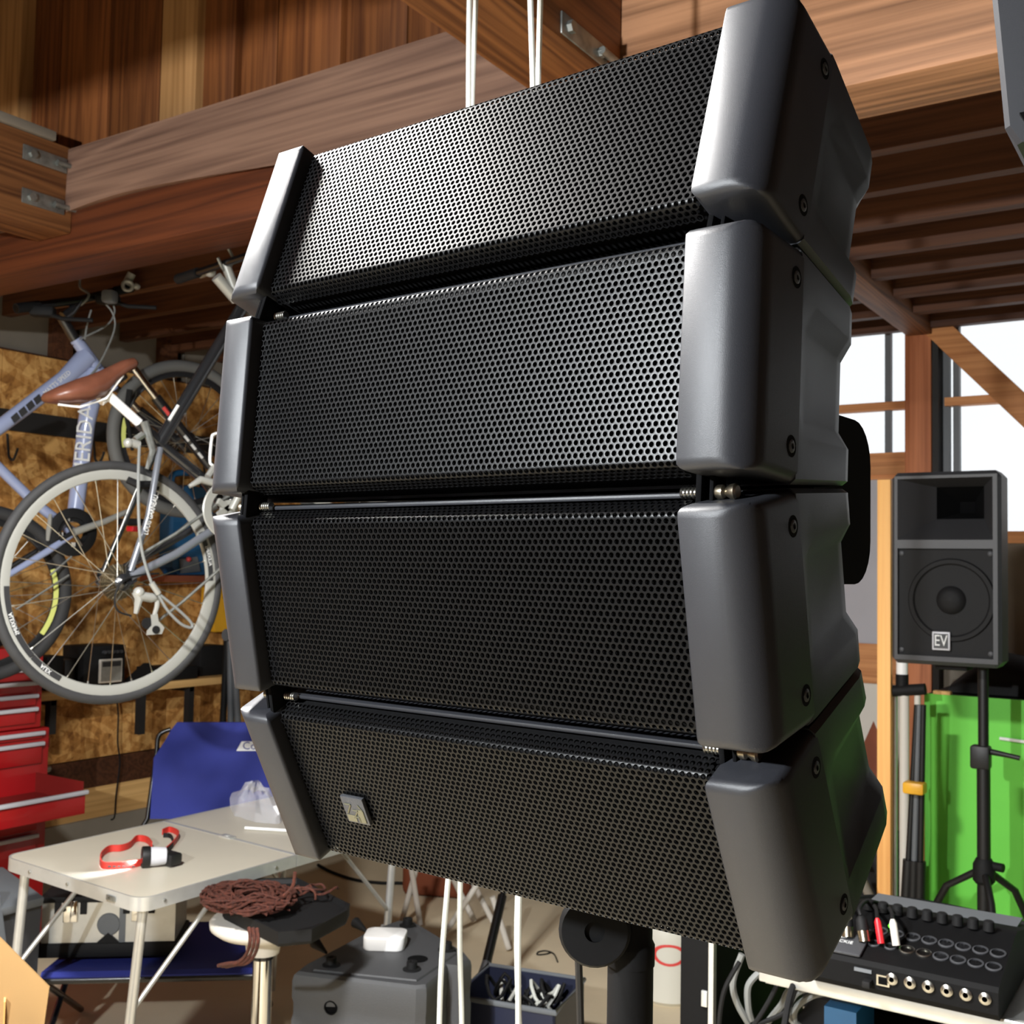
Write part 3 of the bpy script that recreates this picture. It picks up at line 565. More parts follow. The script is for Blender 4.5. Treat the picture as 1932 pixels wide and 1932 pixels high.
# hooks the bikes hang from
for p in (hb,): tag(MB().tube(spl([V(p[0], p[1], 2.70), V(p[0], p[1], p[2]+.07), p+V(.0, .03, .02), p+V(0, 0, -.022), p+V(0, -.03, .01)], 5), .005, 8).build('hanging_hook', 'galv'), 'steel hook holding the handlebar of the road bicycle', 'hook')
# ---- lavender mountain bicycle behind it
MU = unit((.25, .97, 0)); MN = V(MU[1], -MU[0], 0); MO = PXd(-35, 1120, 4.0)
def Mp(px, py, off=0.): return on(px, py, MN, MO+MN*off)
mb_ = thing('mountain_bicycle', (MO[0], MO[1], 0), 'lavender grey mountain bicycle with yellow rim stickers hung on the board wall', 'bicycle')
rr = wheel(mb_, MO, MN, .322, .025, .020, 28, 'rubber', 'bikeblk', .12)
gu, gv, _ = frame_of(MN)
def mang(px, py, c):
    d = Mp(px, py)-c; return math.atan2(d@gv, d@gu)
arc_strip(mb_, MO, MN, .251, .269, mang(68, 1190, MO), mang(66, 1085, MO), .0115, 'rimy', 'rim_sticker')
FH = Mp(348, 828)
rr2 = wheel(mb_, FH, MN, .322, .025, .020, 28, 'greyrub', 'bikeblk', .10)
a0_, a1_ = mang(248, 842, FH), mang(250, 795, FH); dlt = (a1_-a0_+math.pi) % (2*math.pi)-math.pi
arc_strip(mb_, FH, MN, .251, .269, min(a0_, a0_+dlt), max(a0_, a0_+dlt), .0115, 'rimy', 'rim_sticker')
MB().tube([Mp(143, 640), Mp(212, 737)], [.024, .027], 18).build('head_tube', 'lav', mb_)
MB().tube([Mp(165, 672), Mp(120, 715), Mp(-20, 820)], [.040, .030, .026], 18).build('top_tube', 'lav', mb_)
MB().tube([Mp(183, 700), Mp(163, 800), Mp(140, 985)], [.042, .032, .030], 18).build('down_tube', 'lav', mb_)
MB().prism([((Mp(*p)-MO)@MU, Mp(*p)[2]-MO[2]) for p in ((160, 668), (205, 728), (183, 760), (150, 740), (135, 705))], MO-MN*.012, MU, V(0, 0, 1), MN*.024).build('gusset', 'lav', mb_)
MB().tube([Mp(-30, 855), Mp(65, 948), Mp(138, 1005)], .019, 14).build('seat_tube', 'lav', mb_)
MB().tube([Mp(135, 1008, .04), Mp(90, 1040, .06), Mp(-30, 1112, .065)], [.014, .013, .010], 12).build('chain_stay', 'lav', mb_)
MB().tube([Mp(135, 1000, -.04), Mp(-30, 1100, -.065)], .011, 12).build('chain_stay', 'bikeblk', mb_)
for s_ in (-1, 1): MB().tube([Mp(-28, 850, .02*s_), Mp(-34, 960, .055*s_), Mp(-35, 1116, .066*s_)], [.011, .010, .008], 12).build('seat_stay', 'lav', mb_)
MB().tube([Mp(-28, 852), Mp(-95, 786)], .0145, 14).build('seatpost', 'bikeblk', mb_)
sd2 = []
for t_, hw, hh in ((-.13, .03, .01), (-.12, .06, .02), (-.07, .072, .028), (.0, .05, .028), (.07, .026, .024), (.13, .02, .016), (.14, .01, .008)):
    c_ = Mp(-97, 780)+unit(MU+V(0, 0, .75))*t_; e_ = unit(V(0, 0, 1)-MU*.75); sd2.append([c_+e_*hh*math.sin(a_)+MN*hw*math.cos(a_) for a_ in [2*math.pi*k/14 for k in range(14)]])
MB().loft(sd2).build('saddle', 'black2', mb_, 60)
bbm = Mp(138, 1004, .055)
cr_ = MB(); cr_.lathe([(.055, -.003), (.088, -.002), (.091, 0), (.088, .002), (.055, .003)], bbm, MN, 44, ring=True).lathe([(.04, -.010), (.062, -.010), (.062, -.007), (.04, -.007)], bbm, MN, 36, ring=True); cr_.build('chainrings', 'black2', mb_)
sp_ = MB()
for k in range(4): 
    a = .6+k*math.pi/2; sp_.tube([bbm, bbm+.06*(math.cos(a)*gu+math.sin(a)*gv)], .009, 8)
sp_.build('spider', 'bikeblk', mb_)
for k in range(4):
    a = .25+k*math.pi/2; MB().box(bbm-MN*.012+.05*(math.cos(a)*gu+math.sin(a)*gv), (.01, .03, .02)).build('ring_plate', 'offwhite', mb_)
MB().tube([Mp(140, 1004, .075), Mp(195, 985, .085), Mp(248, 962, .09)], [.015, .012, .010], 12).build('crank_arm', 'rim', mb_)
MB().box(Mp(252, 985, .13), (.09, .07, .025), rotz(.3), .004).build('pedal', 'black2', mb_); MB().box(Mp(252, 998, .16), (.03, .05, .02), rotz(.3), .003).build('reflector', 'redplug', mb_)
MB().tube([Mp(140, 1004, -.075), Mp(60, 1045, -.09)], .012, 10).build('crank_arm', 'rim', mb_)
MB().tube([Mp(95, 970, .05), Mp(92, 1000, .06), Mp(90, 1020, .055)], [.006, .010, .006], 8).build('front_derailleur', 'rim', mb_)
MB().tube([Mp(95, 1085, .06), Mp(135, 1050, .055)], .004, 6).tube([Mp(30, 1150, .06), Mp(130, 1085, .055)], .004, 6).build('chain', 'galv', mb_)
# fork
MB().tube([Mp(207, 728), Mp(236, 708, .06)], .015, 10).tube([Mp(207, 728), Mp(222, 735, -.06)], .015, 10).build('fork_crown', 'bikeblk', mb_)
for off, a, b, c in ((.06, (250, 692), (294, 750), (396, 880)), (-.06, (225, 735), (262, 775), (350, 845))):
    MB().tube([Mp(*a, off), Mp(*b, off)], .015, 14).build('stanchion', 'chrome', mb_); lo = MB().tube([Mp(*b, off), Mp(*c, off)], .021, 14).build('fork_leg', 'bikeblk', mb_)
    if off > 0: [MB().tube([Mp(x_, y_, off+.017), Mp(x_+8, y_+10, off+.017)], .006, 8).build('decal', 'text', lo) for x_, y_ in ((348, 822), (361, 838), (374, 854))]; MB().tube([Mp(308, 768, off+.016), Mp(322, 786, off+.016)], .008, 8).build('decal', 'redlogo', lo)
MB().tube([Mp(245, 735, .07), Mp(238, 780, .06), Mp(250, 850, .05)], [.012, .010, .006], 8).build('front_brake', 'black2', mb_)
# bars of the mountain bike
hm = Mp(150, 566); MB().tube([Mp(120, 598), Mp(134, 588), Mp(150, 566)], [.022, .018, .016], 12).tube([Mp(118, 600), Mp(146, 648)], .020, 14).build('stem', 'bikeblk', mb_)
b0, b1 = PXd(30, 582, 4.05), PXd(250, 542, 4.35)
MB().tube([b0, hm, b1], .016, 12).build('handlebar', 'blackg', mb_)
for a, b in ((b0, .35), (b1, .35)):
    MB().tube([a, a+(hm-a)*b], .019, 12).build('grip', 'black2', mb_)
for f in (.22, .78):
    p = b0+(b1-b0)*f; MB().box(p+V(0, 0, -.03), (.09, .05, .04), rotz(.7), .012).tube([p+V(0, 0, -.03), p+V(.08, .03, -.06), p+V(.16, .1, -.06)], .008, 8).build('shifter', 'black2', mb_)
MB().tube([PXd(249, 516, 4.3), PXd(238, 537, 4.3)], .016, 12).torus(PXd(241, 539, 4.28), unit(CAM-PXd(241, 539, 4.28)), .018, .007, 20, 8).ball(PXd(258, 540, 4.3), .014).build('bar_end', 'rim', mb_)
MB().box(PXd(207, 560, 4.2), (.05, .05, .05), rotz(.4), .012).build('brake_clamp', 'midgrey', mb_)
for pts in ([(190, 565), (212, 590), (215, 625), (185, 690), (152, 725)], [(212, 570), (216, 590), (200, 615), (150, 640)], [(172, 585), (165, 610), (160, 640)]):
    MB().tube(spl([Mp(x, y, .05) for x, y in pts], 6), .0035, 6).build('brake_cable', 'tubeg', mb_)
tube_text(mb_, 'MERIDA', Mp(147, 905), Mp(158, 765), .085, 'text', MN, .033, .92)
tube_text(mb_, 'MATTS SPEED', Mp(82, 741), Mp(122, 707), .024, 'text', MN, .0315, .9)
for k in range(4):
    c = Mp(66-k*14, 755+k*11.5); d = unit(Mp(122, 707)-Mp(66, 755)); v = np.cross(MN, d); MB().prism([(-.017, -.012), (.012, -.012), (.017, .012), (-.012, .012)], c+MN*.0275, d, v, MN*.004).build('decal', 'textd', mb_)
tag(MB().tube(spl([V(hm[0], hm[1], 2.70), V(hm[0], hm[1], hm[2]+.05), hm+V(.03, .02, .02), hm+V(0, 0, -.022), hm+V(-.03, 0, .01)], 5), .005, 8).build('hanging_hook', 'galv'), 'steel hook holding the handlebar of the mountain bicycle', 'hook')

# ================================================================== LEFT: TOOL CHEST, SHELF, WALL ITEMS
CX = -4.03
def cz(py, px=40): return PXx(px, py, CX)[2]
YR = PXx(80, 1300, CX)[1]; YR2 = PXx(92, 1420, CX)[1]
tc = thing('tool_chest', (CX-.2, YR-.3, cz(1376)), 'red upper tool chest with shallow drawers standing on the rolling cabinet', 'tool chest')
MB().bx(CX-.42, CX, YR-.62, YR, cz(1376), cz(1222), .006).build('body', 'red', tc)
def drawer(t, py0, py1, y1, x=CX, open_=0., hx=0.):
    d = MB().bx(x+open_, x+.014+open_, y1-.56, y1, cz(py1), cz(py0), .003).build('drawer', 'red', t)
    MB().bx(x+.012+open_, x+.03+open_, y1-.56, y1+.004, cz(py0)-.012, cz(py0)+.004, .004).build('handle', 'gflow', d); return d
for a, b in ((1262, 1284), (1288, 1308), (1312, 1332), (1337, 1366)): drawer(tc, a, b, YR-.035)
MB().bx(CX-.3, CX-.1, YR, YR+.05, cz(1312), cz(1296), .004).build('side_handle', 'red', tc)
rc = thing('rolling_cabinet', (CX-.2, YR2-.3, 0), 'red rolling tool cabinet with one drawer pulled open', 'tool cabinet')
MB().bx(CX-.40, CX, YR2-.68, YR2, .10, cz(1378), .006).build('body', 'red', rc)
for k, (dx, dy) in enumerate(((-.06, -.06), (-.34, -.06), (-.06, -.62), (-.34, -.62))):
    MB().lathe([(0, -.015), (.045, -.015), (.05, -.01), (.05, .01), (.045, .015), (0, .015)], (CX+dx, YR2+dy, .05), (0, 1, 0), 20).build('castor', 'black2', rc)
drawer(rc, 1384, 1396, YR2-.04); drawer(rc, 1404, 1444, YR2-.04)
od = drawer(rc, 1478, 1520, YR2-.05, CX, .30)
zt, zb_ = cz(1462), cz(1500)
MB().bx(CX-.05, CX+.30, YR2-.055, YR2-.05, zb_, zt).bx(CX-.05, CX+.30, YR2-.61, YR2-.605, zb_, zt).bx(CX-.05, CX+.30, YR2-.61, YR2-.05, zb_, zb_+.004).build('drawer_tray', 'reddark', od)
drawer(rc, 1530, 1570, YR2-.05); drawer(rc, 1578, 1640, YR2-.05)
MB().bx(CX-.30, CX-.08, YR2, YR2+.06, cz(1418, 100), cz(1398, 100), .005).build('side_handle', 'red', rc)
for a, b, r, nm, lab in (((2, 1456), (24, 1444), .010, 'ratchet', 'steel ratchet lying in the open red drawer'), ((20, 1466), (82, 1452), .009, 'socket_wrench', 'long socket wrench lying in the open red drawer')):
    z = zb_+.03; A = PXz(*a, z); B = PXz(*b, z); tag(MB().tube([A, B], r, 10).cyl(B, B+unit(B-A)*.03, r*1.7, 12).build(nm, 'steel'), lab, 'tool')
zc = cz(1222)
tag(MB().bx(CX-.36, CX-.12, YR-.40, YR-.16, zc+.10, zc+.245, .004).build('white_box', 'offwhite'), 'white box lying on the black case on the tool chest', 'box')
tag(MB().bx(CX-.40, CX-.06, YR-.55, YR-.12, zc+.001, zc+.099, .02).build('tool_case', 'black2'), 'black hard tool case lying on the red tool chest', 'case')
tag(MB().bx(CX-.30, CX-.12, YR-.60, YR-.42, zc+.10, zc+.14).tube([(CX-.2, YR-.5, zc+.14), (CX-.2, YR-.48, zc+.34), (CX-.12, YR-.36, zc+.42)], [.04, .035, .03], 12).build('power_drill', 'orange'), 'orange power tool standing on the black case', 'tool')
# shelf
SX, SZ = -4.25, PXx(440, 1275, -4.25)[2]
YS1 = PXx(440, 1280, SX)[1]
sh = thing('wall_shelf', (SX-.12, 3.4, SZ-.035), 'pale wooden wall shelf on black brackets, holding small audio gear', 'shelf')
MB().bx(XL+.013, SX, 2.72, YS1, SZ-.035, SZ, .003).build('board', 'w_shelf', sh)
for px in (98, 267, 358):
    y = PXx(px, 1340, SX+.0-.03)[1]; zz = PXx(px, 1385, SX-.03)[2]
    MB().bx(SX-.055, SX-.02, y-.016, y+.016, zz, SZ-.036).bx(XL+.013, SX-.02, y-.012, y+.012, SZ-.06, SZ-.036).build('bracket', 'rail', sh)
def shbox(px0, px1, pyt, x, depth, name, m, bev=.006):
    y0, y1, z1 = PXx(px0, 1270, x)[1], PXx(px1, 1270, x)[1], PXx((px0+px1)/2, pyt, x)[2]
    return MB().bx(x-depth, x, y0, y1, SZ+.001, z1, bev), (y0, y1, z1)
mb, (y0, y1, z1) = shbox(158, 236, 1218, -4.30, .16, 'a', 'black')
ma = thing('mini_amplifier', (-4.36, (y0+y1)/2, SZ), 'black mini guitar amplifier with white framed grey cloth on the shelf', 'amplifier'); mb.build('body', 'black2', ma)
ya, yb = PXx(186, 1270, -4.295)[1], PXx(229, 1270, -4.295)[1]; zz0, zz1 = PXx(205, 1288, -4.295)[2], PXx(205, 1243, -4.295)[2]
MB().bx(-4.299, -4.288, ya, yb, zz0, zz1, .004).build('frame', 'offwhite', ma); MB().bx(-4.289, -4.286, ya+.008, yb-.008, zz0+.008, zz1-.008).build('speaker_cloth', 'amp', ma)
pm = MB().bx(-4.287, -4.284, ya+.012, yb-.012, zz1-.034, zz1-.012).build('name_plate', 'textd', ma)
kn = [MB().cyl((-4.30, y0+(y1-y0)*(.45+.1*k), z1-.03), (-4.285, y0+(y1-y0)*(.45+.1*k), z1-.03), .008, 10).build('knob', 'dkgrey', ma) for k in range(5)]
for px, py, x, dp, nm, m, lab, cat, w in ((88, 1238, -4.3, .1, 'small_speaker', 'black2', 'small black box speaker at the end of the shelf by the tool chest', 'speaker', 32), (122, 1244, -4.36, .08, 'speaker_box', 'dkgrey', 'narrow dark box behind the mini amplifier', 'box', 20), (298, 1258, -4.27, .16, 'router_box', 'black2', 'flat black electronic unit lying on the shelf', 'electronics', 76), (378, 1218, -4.33, .12, 'monitor_speaker', 'black2', 'black desktop speaker at the far end of the shelf', 'speaker', 44)):
    b_, _ = shbox(px, px+w, py, x, dp, nm, m); tag(b_.build(nm, m), lab, cat)
yy = PXx(272, 1285, -4.3)[1]; tag(MB().loft([[V(-4.3+a*.08, yy+b*.06, SZ+.001) for a, b in ((-1, -1), (1, -1), (1, 1), (-1, 1))], [V(-4.3+a*.01, yy+b*.012+.01, SZ+.09) for a, b in ((-1, -1), (1, -1), (1, 1), (-1, 1))]]).build('desk_stand', 'black2'), 'black wedge shaped holder on the shelf beside the flat unit', 'holder')
w_ = [PXx(x, y, XL+.05) for x, y in ((218, 1310), (223, 1345), (222, 1400), (226, 1440), (219, 1500), (216, 1540))]; w_.append(V(w_[-1][0], w_[-1][1]-.02, .4))
tag(MB().tube(spl(w_, 5), .004, 6).build('hanging_wire', 'black2'), 'thin black wire hanging down the wall below the shelf', 'wire')
# things on the board wall behind the road bicycle
bc = thing('blue_tool_case', PXx(350, 1080, -4.42), 'blue plastic tool case with moulded handle on the board wall', 'case')
def wpoly(pts, x): return [((PXx(a, b, x))[1], PXx(a, b, x)[2]) for a, b in pts]
MB().prism(wpoly([(318, 930), (345, 915), (390, 925), (398, 1075), (388, 1084), (325, 1084), (315, 1070)], -4.42), (-4.48, 0, 0), (0, 1, 0), (0, 0, 1), (.10, 0, 0)).build('shell', 'bluecase', bc)
MB().tube(spl([PXx(325, 930, -4.4), PXx(325, 898, -4.4), PXx(350, 892, -4.4), PXx(378, 900, -4.4), PXx(384, 930, -4.4)], 5), .016, 10).build('handle', 'bluecase', bc)
MB().prism(wpoly([(340, 1055), (372, 1050), (378, 1078), (342, 1082)], -4.37), (-4.38, 0, 0), (0, 1, 0), (0, 0, 1), (.012, 0, 0)).build('latch', 'midgrey', bc); MB().ball(PXx(356, 1055, -4.36), .013).build('button', 'redlogo', bc)
for k in range(5): 
    a = PXx(328+k*3, 985, -4.375); MB().bx(-4.382, -4.374, a[1]-.003, a[1]+.003, a[2]-.12+.012*k, a[2]).build('rib', 'bluecase', bc)
tag(MB().bx(XL+.013, -4.30, PXx(312, 1090, -4.3)[1], PXx(425, 1090, -4.3)[1], PXx(350, 1098, -4.3)[2], PXx(350, 1086, -4.3)[2]).build('ledge', 'reddish'), 'thin reddish ledge under the blue tool case', 'shelf')
yt = thing('yellow_tool_box', PXx(415, 1190, -4.42), 'yellow tool box with a dark label beside the blue case', 'box')
MB().prism(wpoly([(399, 1020), (440, 1015), (440, 1190), (402, 1192), (394, 1150)], -4.42), (-4.48, 0, 0), (0, 1, 0), (0, 0, 1), (.08, 0, 0)).build('body', 'yellow', yt); MB().prism(wpoly([(420, 1105), (440, 1090), (440, 1135), (422, 1130)], -4.395), (-4.4, 0, 0), (0, 1, 0), (0, 0, 1), (.006, 0, 0)).build('label', 'textd', yt)
# folded grey stand leaning by the shelf end
gs = thing('camera_tripod', PXx(432, 1400, -4.2), 'grey folded tripod standing against the wall past the shelf end', 'tripod')
for k, (a, b) in enumerate((((428, 1205), (418, 1420)), ((434, 1205), (436, 1425)), ((440, 1205), (452, 1420)))):
    A, B = PXx(*a, -4.15+.03*k), PXx(*b, -4.15+.03*k); B2 = B+(B-A)*((B[2]-.0)/(A[2]-B[2])); MB().tube([A, B2], .016, 10).build('leg', 'midgrey' if k else 'black2', gs)
MB().tube([PXx(426, 1198, -4.12), PXx(442, 1198, -4.12)], .03, 10).build('head', 'midgrey', gs)
# ================================================================== FOLDING TABLE AND WHAT LIES ON IT
TA = V(-2.437, 1.963, .716); TR = rotx(R_(-.4))@roty(R_(2.26))@rotz(R_(1.23)); TWd, TLn = .605, 1.19
def Tl(x, y, z=0.): return TA+TR@V(-x, y, z)      # x: from the right long side to the left one, y: along
ft = thing('folding_table', (TA[0]-.3, TA[1]+.6, 0), 'aluminium framed folding camping table with cream top', 'table')
def rpoly(x0, x1, y0, y1, r, corners):
    out = []
    for (cx, cy, sx, sy, a, on_) in ((x1, y1, -1, -1, 0, corners[2]), (x0, y1, 1, -1, 90, corners[3]), (x0, y0, 1, 1, 180, corners[0]), (x1, y0, -1, 1, 270, corners[1])):
        if not on_: out.append((cx, cy)); continue
        for k in range(7):
            t = R_(a+15*k); out.append((cx+sx*r+r*math.cos(t), cy+sy*r+r*math.sin(t)))
    return out
half = TLn/2
for k in range(2):
    y0, y1 = k*half+.001, (k+1)*half-.002; cn = (k == 0, k == 0, k == 1, k == 1)
    p = rpoly(.006, TWd-.006, y0+.005, y1-.005, .04, cn); MB().loft([[Tl(a, b, -.006) for a, b in p], [Tl(a, b, 0) for a, b in p]]).build('top_panel', 'table', ft)
    o_ = rpoly(0, TWd, y0, y1, .046, cn); i_ = rpoly(.006, TWd-.006, y0+.006, y1-.006, .040, cn)
    mb = MB(); S4 = []
    for q_, z in ((o_, .001), (o_, -.036), (i_, -.036), (i_, .001)): S4.append([Tl(a, b, z) for a, b in q_])
    mb.loft(S4+[S4[0]], cap=False); mb.build('frame_rail', 'alu', ft, 30)
    for yy in (y0+.08, y0+.3, y1-.09):
        for xx in (-.0015, ): MB().cyl(Tl(xx, yy, -.018), Tl(xx-.003, yy, -.018), .004, 8).build('rivet', 'steel', ft)
for xx in (.12, .30, .47): MB().cyl(Tl(xx, -.001, -.018), Tl(xx, -.004, -.018), .004, 8).build('rivet', 'steel', ft)
MB().box(Tl(.115, -.002, -.018), (.035, .004, .014), TR, .001).build('corner_clip', 'galv', ft)
MB().box(Tl(TWd/2, half, .002), (.05, .030, .006), TR, .002).ball(Tl(TWd/2, half, .004), .012, 12, (1, 1, .4)).build('clasp', 'alu', ft)
for (x, y, sx, sy) in ((.045, .05, 1, 0), (TWd-.045, .05, -1, 0), (.045, TLn-.05, 1, 0), (TWd-.045, TLn-.05, -1, 0)):
    a = Tl(x, y, -.03); b = V(a[0]-(.06 if x < .3 else -.0)*1.0-(.0 if x < .3 else .05), a[1]-(.02 if y < .5 else -.02), .0)
    lg_ = MB().tube([a, a+(b-a)*.62], .0135, 14).build('leg', 'alu', ft); MB().tube([a+(b-a)*.50+V(-.016, 0, 0), b+V(-.016, 0, .0)], .011, 14).build('leg_extension', 'alu', lg_)
    c = a+(b-a)*.42; e = Tl(x+sx*.0, y+(.30 if y < .5 else -.30), -.03); MB().tube([c, e], .0075, 10).build('brace', 'alu', ft)
# headlamp
def tt(px, py, h=.0):  # point on the table top
    n = TR@V(0, 0, 1); return on(px, py, n, TA+n*h)
hl = thing('headlamp', tt(260, 1610), 'lit silver headlamp with a red elastic strap on the folding table', 'headlamp')
tn = TR@V(0, 0, 1)
def ribbon(pts, w, m, name, th=.0015):
    P = spl(pts, 8); mb = MB(); secs = []
    for i, p in enumerate(P):
        t = unit(P[min(i+1, len(P)-1)]-P[max(i-1, 0)]); s_ = unit(np.cross(tn, t)); secs.append([p-s_*th, p+s_*th, p+s_*th+tn*w, p-s_*th+tn*w])
    return mb.loft(secs).build(name, m, hl)
sl = ribbon([tt(*p, .001) for p in ((302, 1612), (280, 1628), (250, 1637), (215, 1640), (192, 1638), (190, 1622), (205, 1608), (228, 1606), (245, 1600), (258, 1588), (276, 1590), (286, 1600))], .020, 'strap', 'strap')
u_ = unit(tt(262, 1638)-tt(200, 1640)); fr = unit(np.cross(u_, tn)); mb = MB()
for k in range(6): c_ = tt(206+k*9, 1641, .0)+tn*.010+fr*.0022; mb.tube([c_-u_*.004, c_+u_*.004], .0022, 6)
mb.build('strap_print', 'textd', sl, kind='stuff')
ribbon([tt(*p, .001) for p in ((300, 1618), (318, 1605), (332, 1590), (336, 1578), (320, 1570), (306, 1575))], .018, 'strap', 'strap')
ribbon([tt(*p, .001) for p in ((312, 1612), (326, 1598), (322, 1582), (308, 1580))], .014, 'black2', 'strap')
hc = tt(286, 1616, .030); hd = unit(tt(90, 1620)-tt(270, 1611))
MB().lathe([(.012, -.045), (.024, -.040), (.027, -.012), (.027, .006)], hc, hd, 22).build('lamp_body', 'gflow', hl); MB().lathe([(.029, .004), (.030, .008), (.030, .026), (.027, .028), (.024, .022)], hc, hd, 24).build('bezel', 'black', hl); MB().lathe([(0, .021), (.023, .021)], hc, hd, 20).build('lens', 'lamp', hl)
MB().box(hc-hd*.055-tn*.008, (.05, .045, .035), TR, .008).build('battery_pack', 'black', hl)
ld = bpy.data.lights.new('headlamp_beam', 'SPOT'); ld.energy = 12; ld.spot_size = R_(70); ld.spot_blend = .6; ld.shadow_soft_size = .012; ld.color = (.88, .92, 1)
lo_ = bpy.data.objects.new('headlamp_beam', ld); COL.objects.link(lo_); lo_.location = hc+hd*.036; lo_.rotation_euler = Vector(-(hd*1.0-tn*.18)).to_track_quat('Z', 'Y').to_euler()
# plastic bag with a pen-like tool
bgp = [tt(x, y) for x, y in ((432, 1525), (468, 1520), (520, 1535), (530, 1555), (480, 1552), (445, 1540))]; ctr = sum(bgp)/6; rnd = random.Random(3); ring = []
rings = []
for hgt, scl in ((.001, 1.0), (.03, .98), (.06, .85), (.09, .5), (.10, .15)):
    rr_ = []
    for k in range(24):
        i = k//4; t = (k % 4)/4; p = bgp[i]*(1-t)+bgp[(i+1) % 6]*t; p = ctr+(p-ctr)*scl*(1+rnd.uniform(-.10, .10)); rr_.append(p+tn*max(.001, hgt*(1+rnd.uniform(-.25, .25))))
    rings.append(rr_)
tag(MB().loft(rings).build('plastic_bag', 'bag', None, 20), 'crumpled clear plastic bag on the folding table', 'bag')
tag(MB().tube([tt(462, 1562, .006), tt(560, 1568, .006)], .005, 10).build('white_pen', 'white'), 'slim white stick lying on the table beside the clear bag', 'pen')

# ================================================================== BELOW THE TABLE
CU = unit((.77, .64, 0)); CB = V(-CU[1], CU[0], 0)
s0 = PXz(78, 1838, .31); s1 = PXz(482, 1838, .31); s1 = s0+CU*((s1-s0)@CU); SD = .48
ch = thing('camping_chair', (s0[0], s0[1], 0), 'blue canvas folding camping chair with white printed back', 'chair')
mb = MB(); secs = []
for k in range(9):
    t = k/8; a = s0+(s1-s0)*t; sag = -.018*math.sin(math.pi*t)*0; secs.append([a+V(0, 0, -.025)+CB*.0, a+CB*-.012+V(0, 0, -.006), a+V(0, 0, .006), a+CB*SD*.5+V(0, 0, -.02), a+CB*SD+V(0, 0, .006), a+CB*SD+V(0, 0, -.008), a+CB*SD*.5+V(0, 0, -.034)])
mb.loft(secs).build('seat', 'blue', ch)
bb0 = s0+CB*(SD+.06); bn = CB
def Cb(px, py, back=0.): return on(px, py, CB-V(0, 0, .30), bb0+V(0, 0, .1)+CB*back)
pol = [(297, 1545), (283, 1545), (290, 1430), (313, 1395), (322, 1378), (334, 1363), (560, 1363), (600, 1545)]
f0 = [Cb(*p) for p in pol]; MB().loft([f0, [p+CB*.012 for p in f0]]).build('backrest', 'blue', ch)
MB().tube(spl([Cb(322, 1376, .01), Cb(306, 1382, .01), Cb(298, 1392, .01), Cb(296, 1412, .01)], 5)+[Cb(278, 1545, .01), s0+CB*SD], .009, 10).build('back_frame', 'blackg', ch)
a = Cb(448, 1412); b = Cb(520, 1412); u_ = unit(b-a); v_ = unit(Cb(480, 1400)-Cb(480, 1412)); n_ = -np.cross(v_, u_)*-1; n_ = unit(np.cross(u_, v_))
if n_@(CAM-a) < 0: n_ = -n_
lgp = MB(); pp = [Cb(446, 1417), Cb(456, 1399), Cb(535, 1399), Cb(540, 1417)]; lgp.loft([[p+n_*.001 for p in pp], [p+n_*.003 for p in pp]]); lgo = lgp.build('printed_patch', 'text', ch)
mb = MB(); text(mb, 'Coleman', Cb(496, 1408)+n_*.004, u_, v_, n_, .042); mb.build('lettering', 'blue', lgo)
for p0, p1 in ((s0, s0+CB*SD), (s1, s1+CB*SD)):
    MB().tube([p0+V(0, 0, -.02), V(*(p1+CB*.02)[:2], .01)], .011, 10).build('leg', 'blackg', ch); MB().tube([p1+V(0, 0, -.02), V(*(p0-CB*.02)[:2], .01)], .011, 10).build('leg', 'blackg', ch)
MB().tube([s0+V(0, 0, -.02), s1+V(0, 0, -.02)], .012, 10).build('front_bar', 'blackg', ch)
MB().tube([s1+V(.0, 0, -.0), s1+V(0, 0, .12)], .012, 10).tube([V(s1[0]+.01, s1[1], .01), V(s1[0]+.01, s1[1], .42)], .014, 10).build('arm_post', 'black2', ch)
# aluminium case on the seat
a0_ = PXz(62, 1818, .325); a1_ = PXz(318, 1825, .325); L_ = (a1_-a0_)@CU; ac0 = a0_+CB*.05; RC = np.column_stack([CU, CB, V(0, 0, 1)])
def Ac(u, v, w): return ac0+CU*u+CB*v+V(0, 0, w)
hz = .19
ac = thing('aluminium_case', Ac(L_/2, .12, 0), 'silver aluminium tool case with black edges on the blue chair seat', 'case')
MB().box(Ac(L_/2, .12, hz/2), (L_-.01, .22, hz-.01), RC).build('shell', 'alu', ac)
MB().box(Ac(L_/2, .12, .02), (L_+.01, .24, .045), RC, .006).build('base_band', 'black2', ac); MB().box(Ac(L_/2, .12, hz-.008), (L_+.005, .235, .02), RC, .004).build('lid_edge', 'black2', ac)
for f in (.22, .72):
    MB().box(Ac(L_*f, .006, hz-.045), (.045, .012, .07), RC, .003).build('latch', 'chrome', ac)
    for s in (-.04, .04): MB().box(Ac(L_*f+s, .007, hz-.03), (.02, .006, .05), RC).build('latch_guard', 'black2', ac)
MB().box(Ac(L_*.60, .0085, .10), (.020, .002, .13), RC).build('stripe', 'midgrey', ac)
mb = MB().lathe([(0, .003), (.034, .003), (.037, 0)], Ac(L_*.5, .009, .10), -CB, 24); mb.build('oval_badge', 'midgrey', ac)
tr_ = [(-.045, 0), (.045, 0), (.0, .04)]; MB().prism(tr_, Ac(L_*.5, .004, .035), CU, V(0, 0, 1), CB*.01).build('corner_plate', 'black2', ac)
cbd = MB(); rnd = random.Random(5)
for k in range(5):
    pts = [Ac(L_*(.05+.12*j)+rnd.uniform(-.02, .02), .05+rnd.uniform(0, .1), hz+.012+rnd.uniform(0, .035)) for j in range(6)]; cbd.tube(spl(pts, 4), .008, 8)
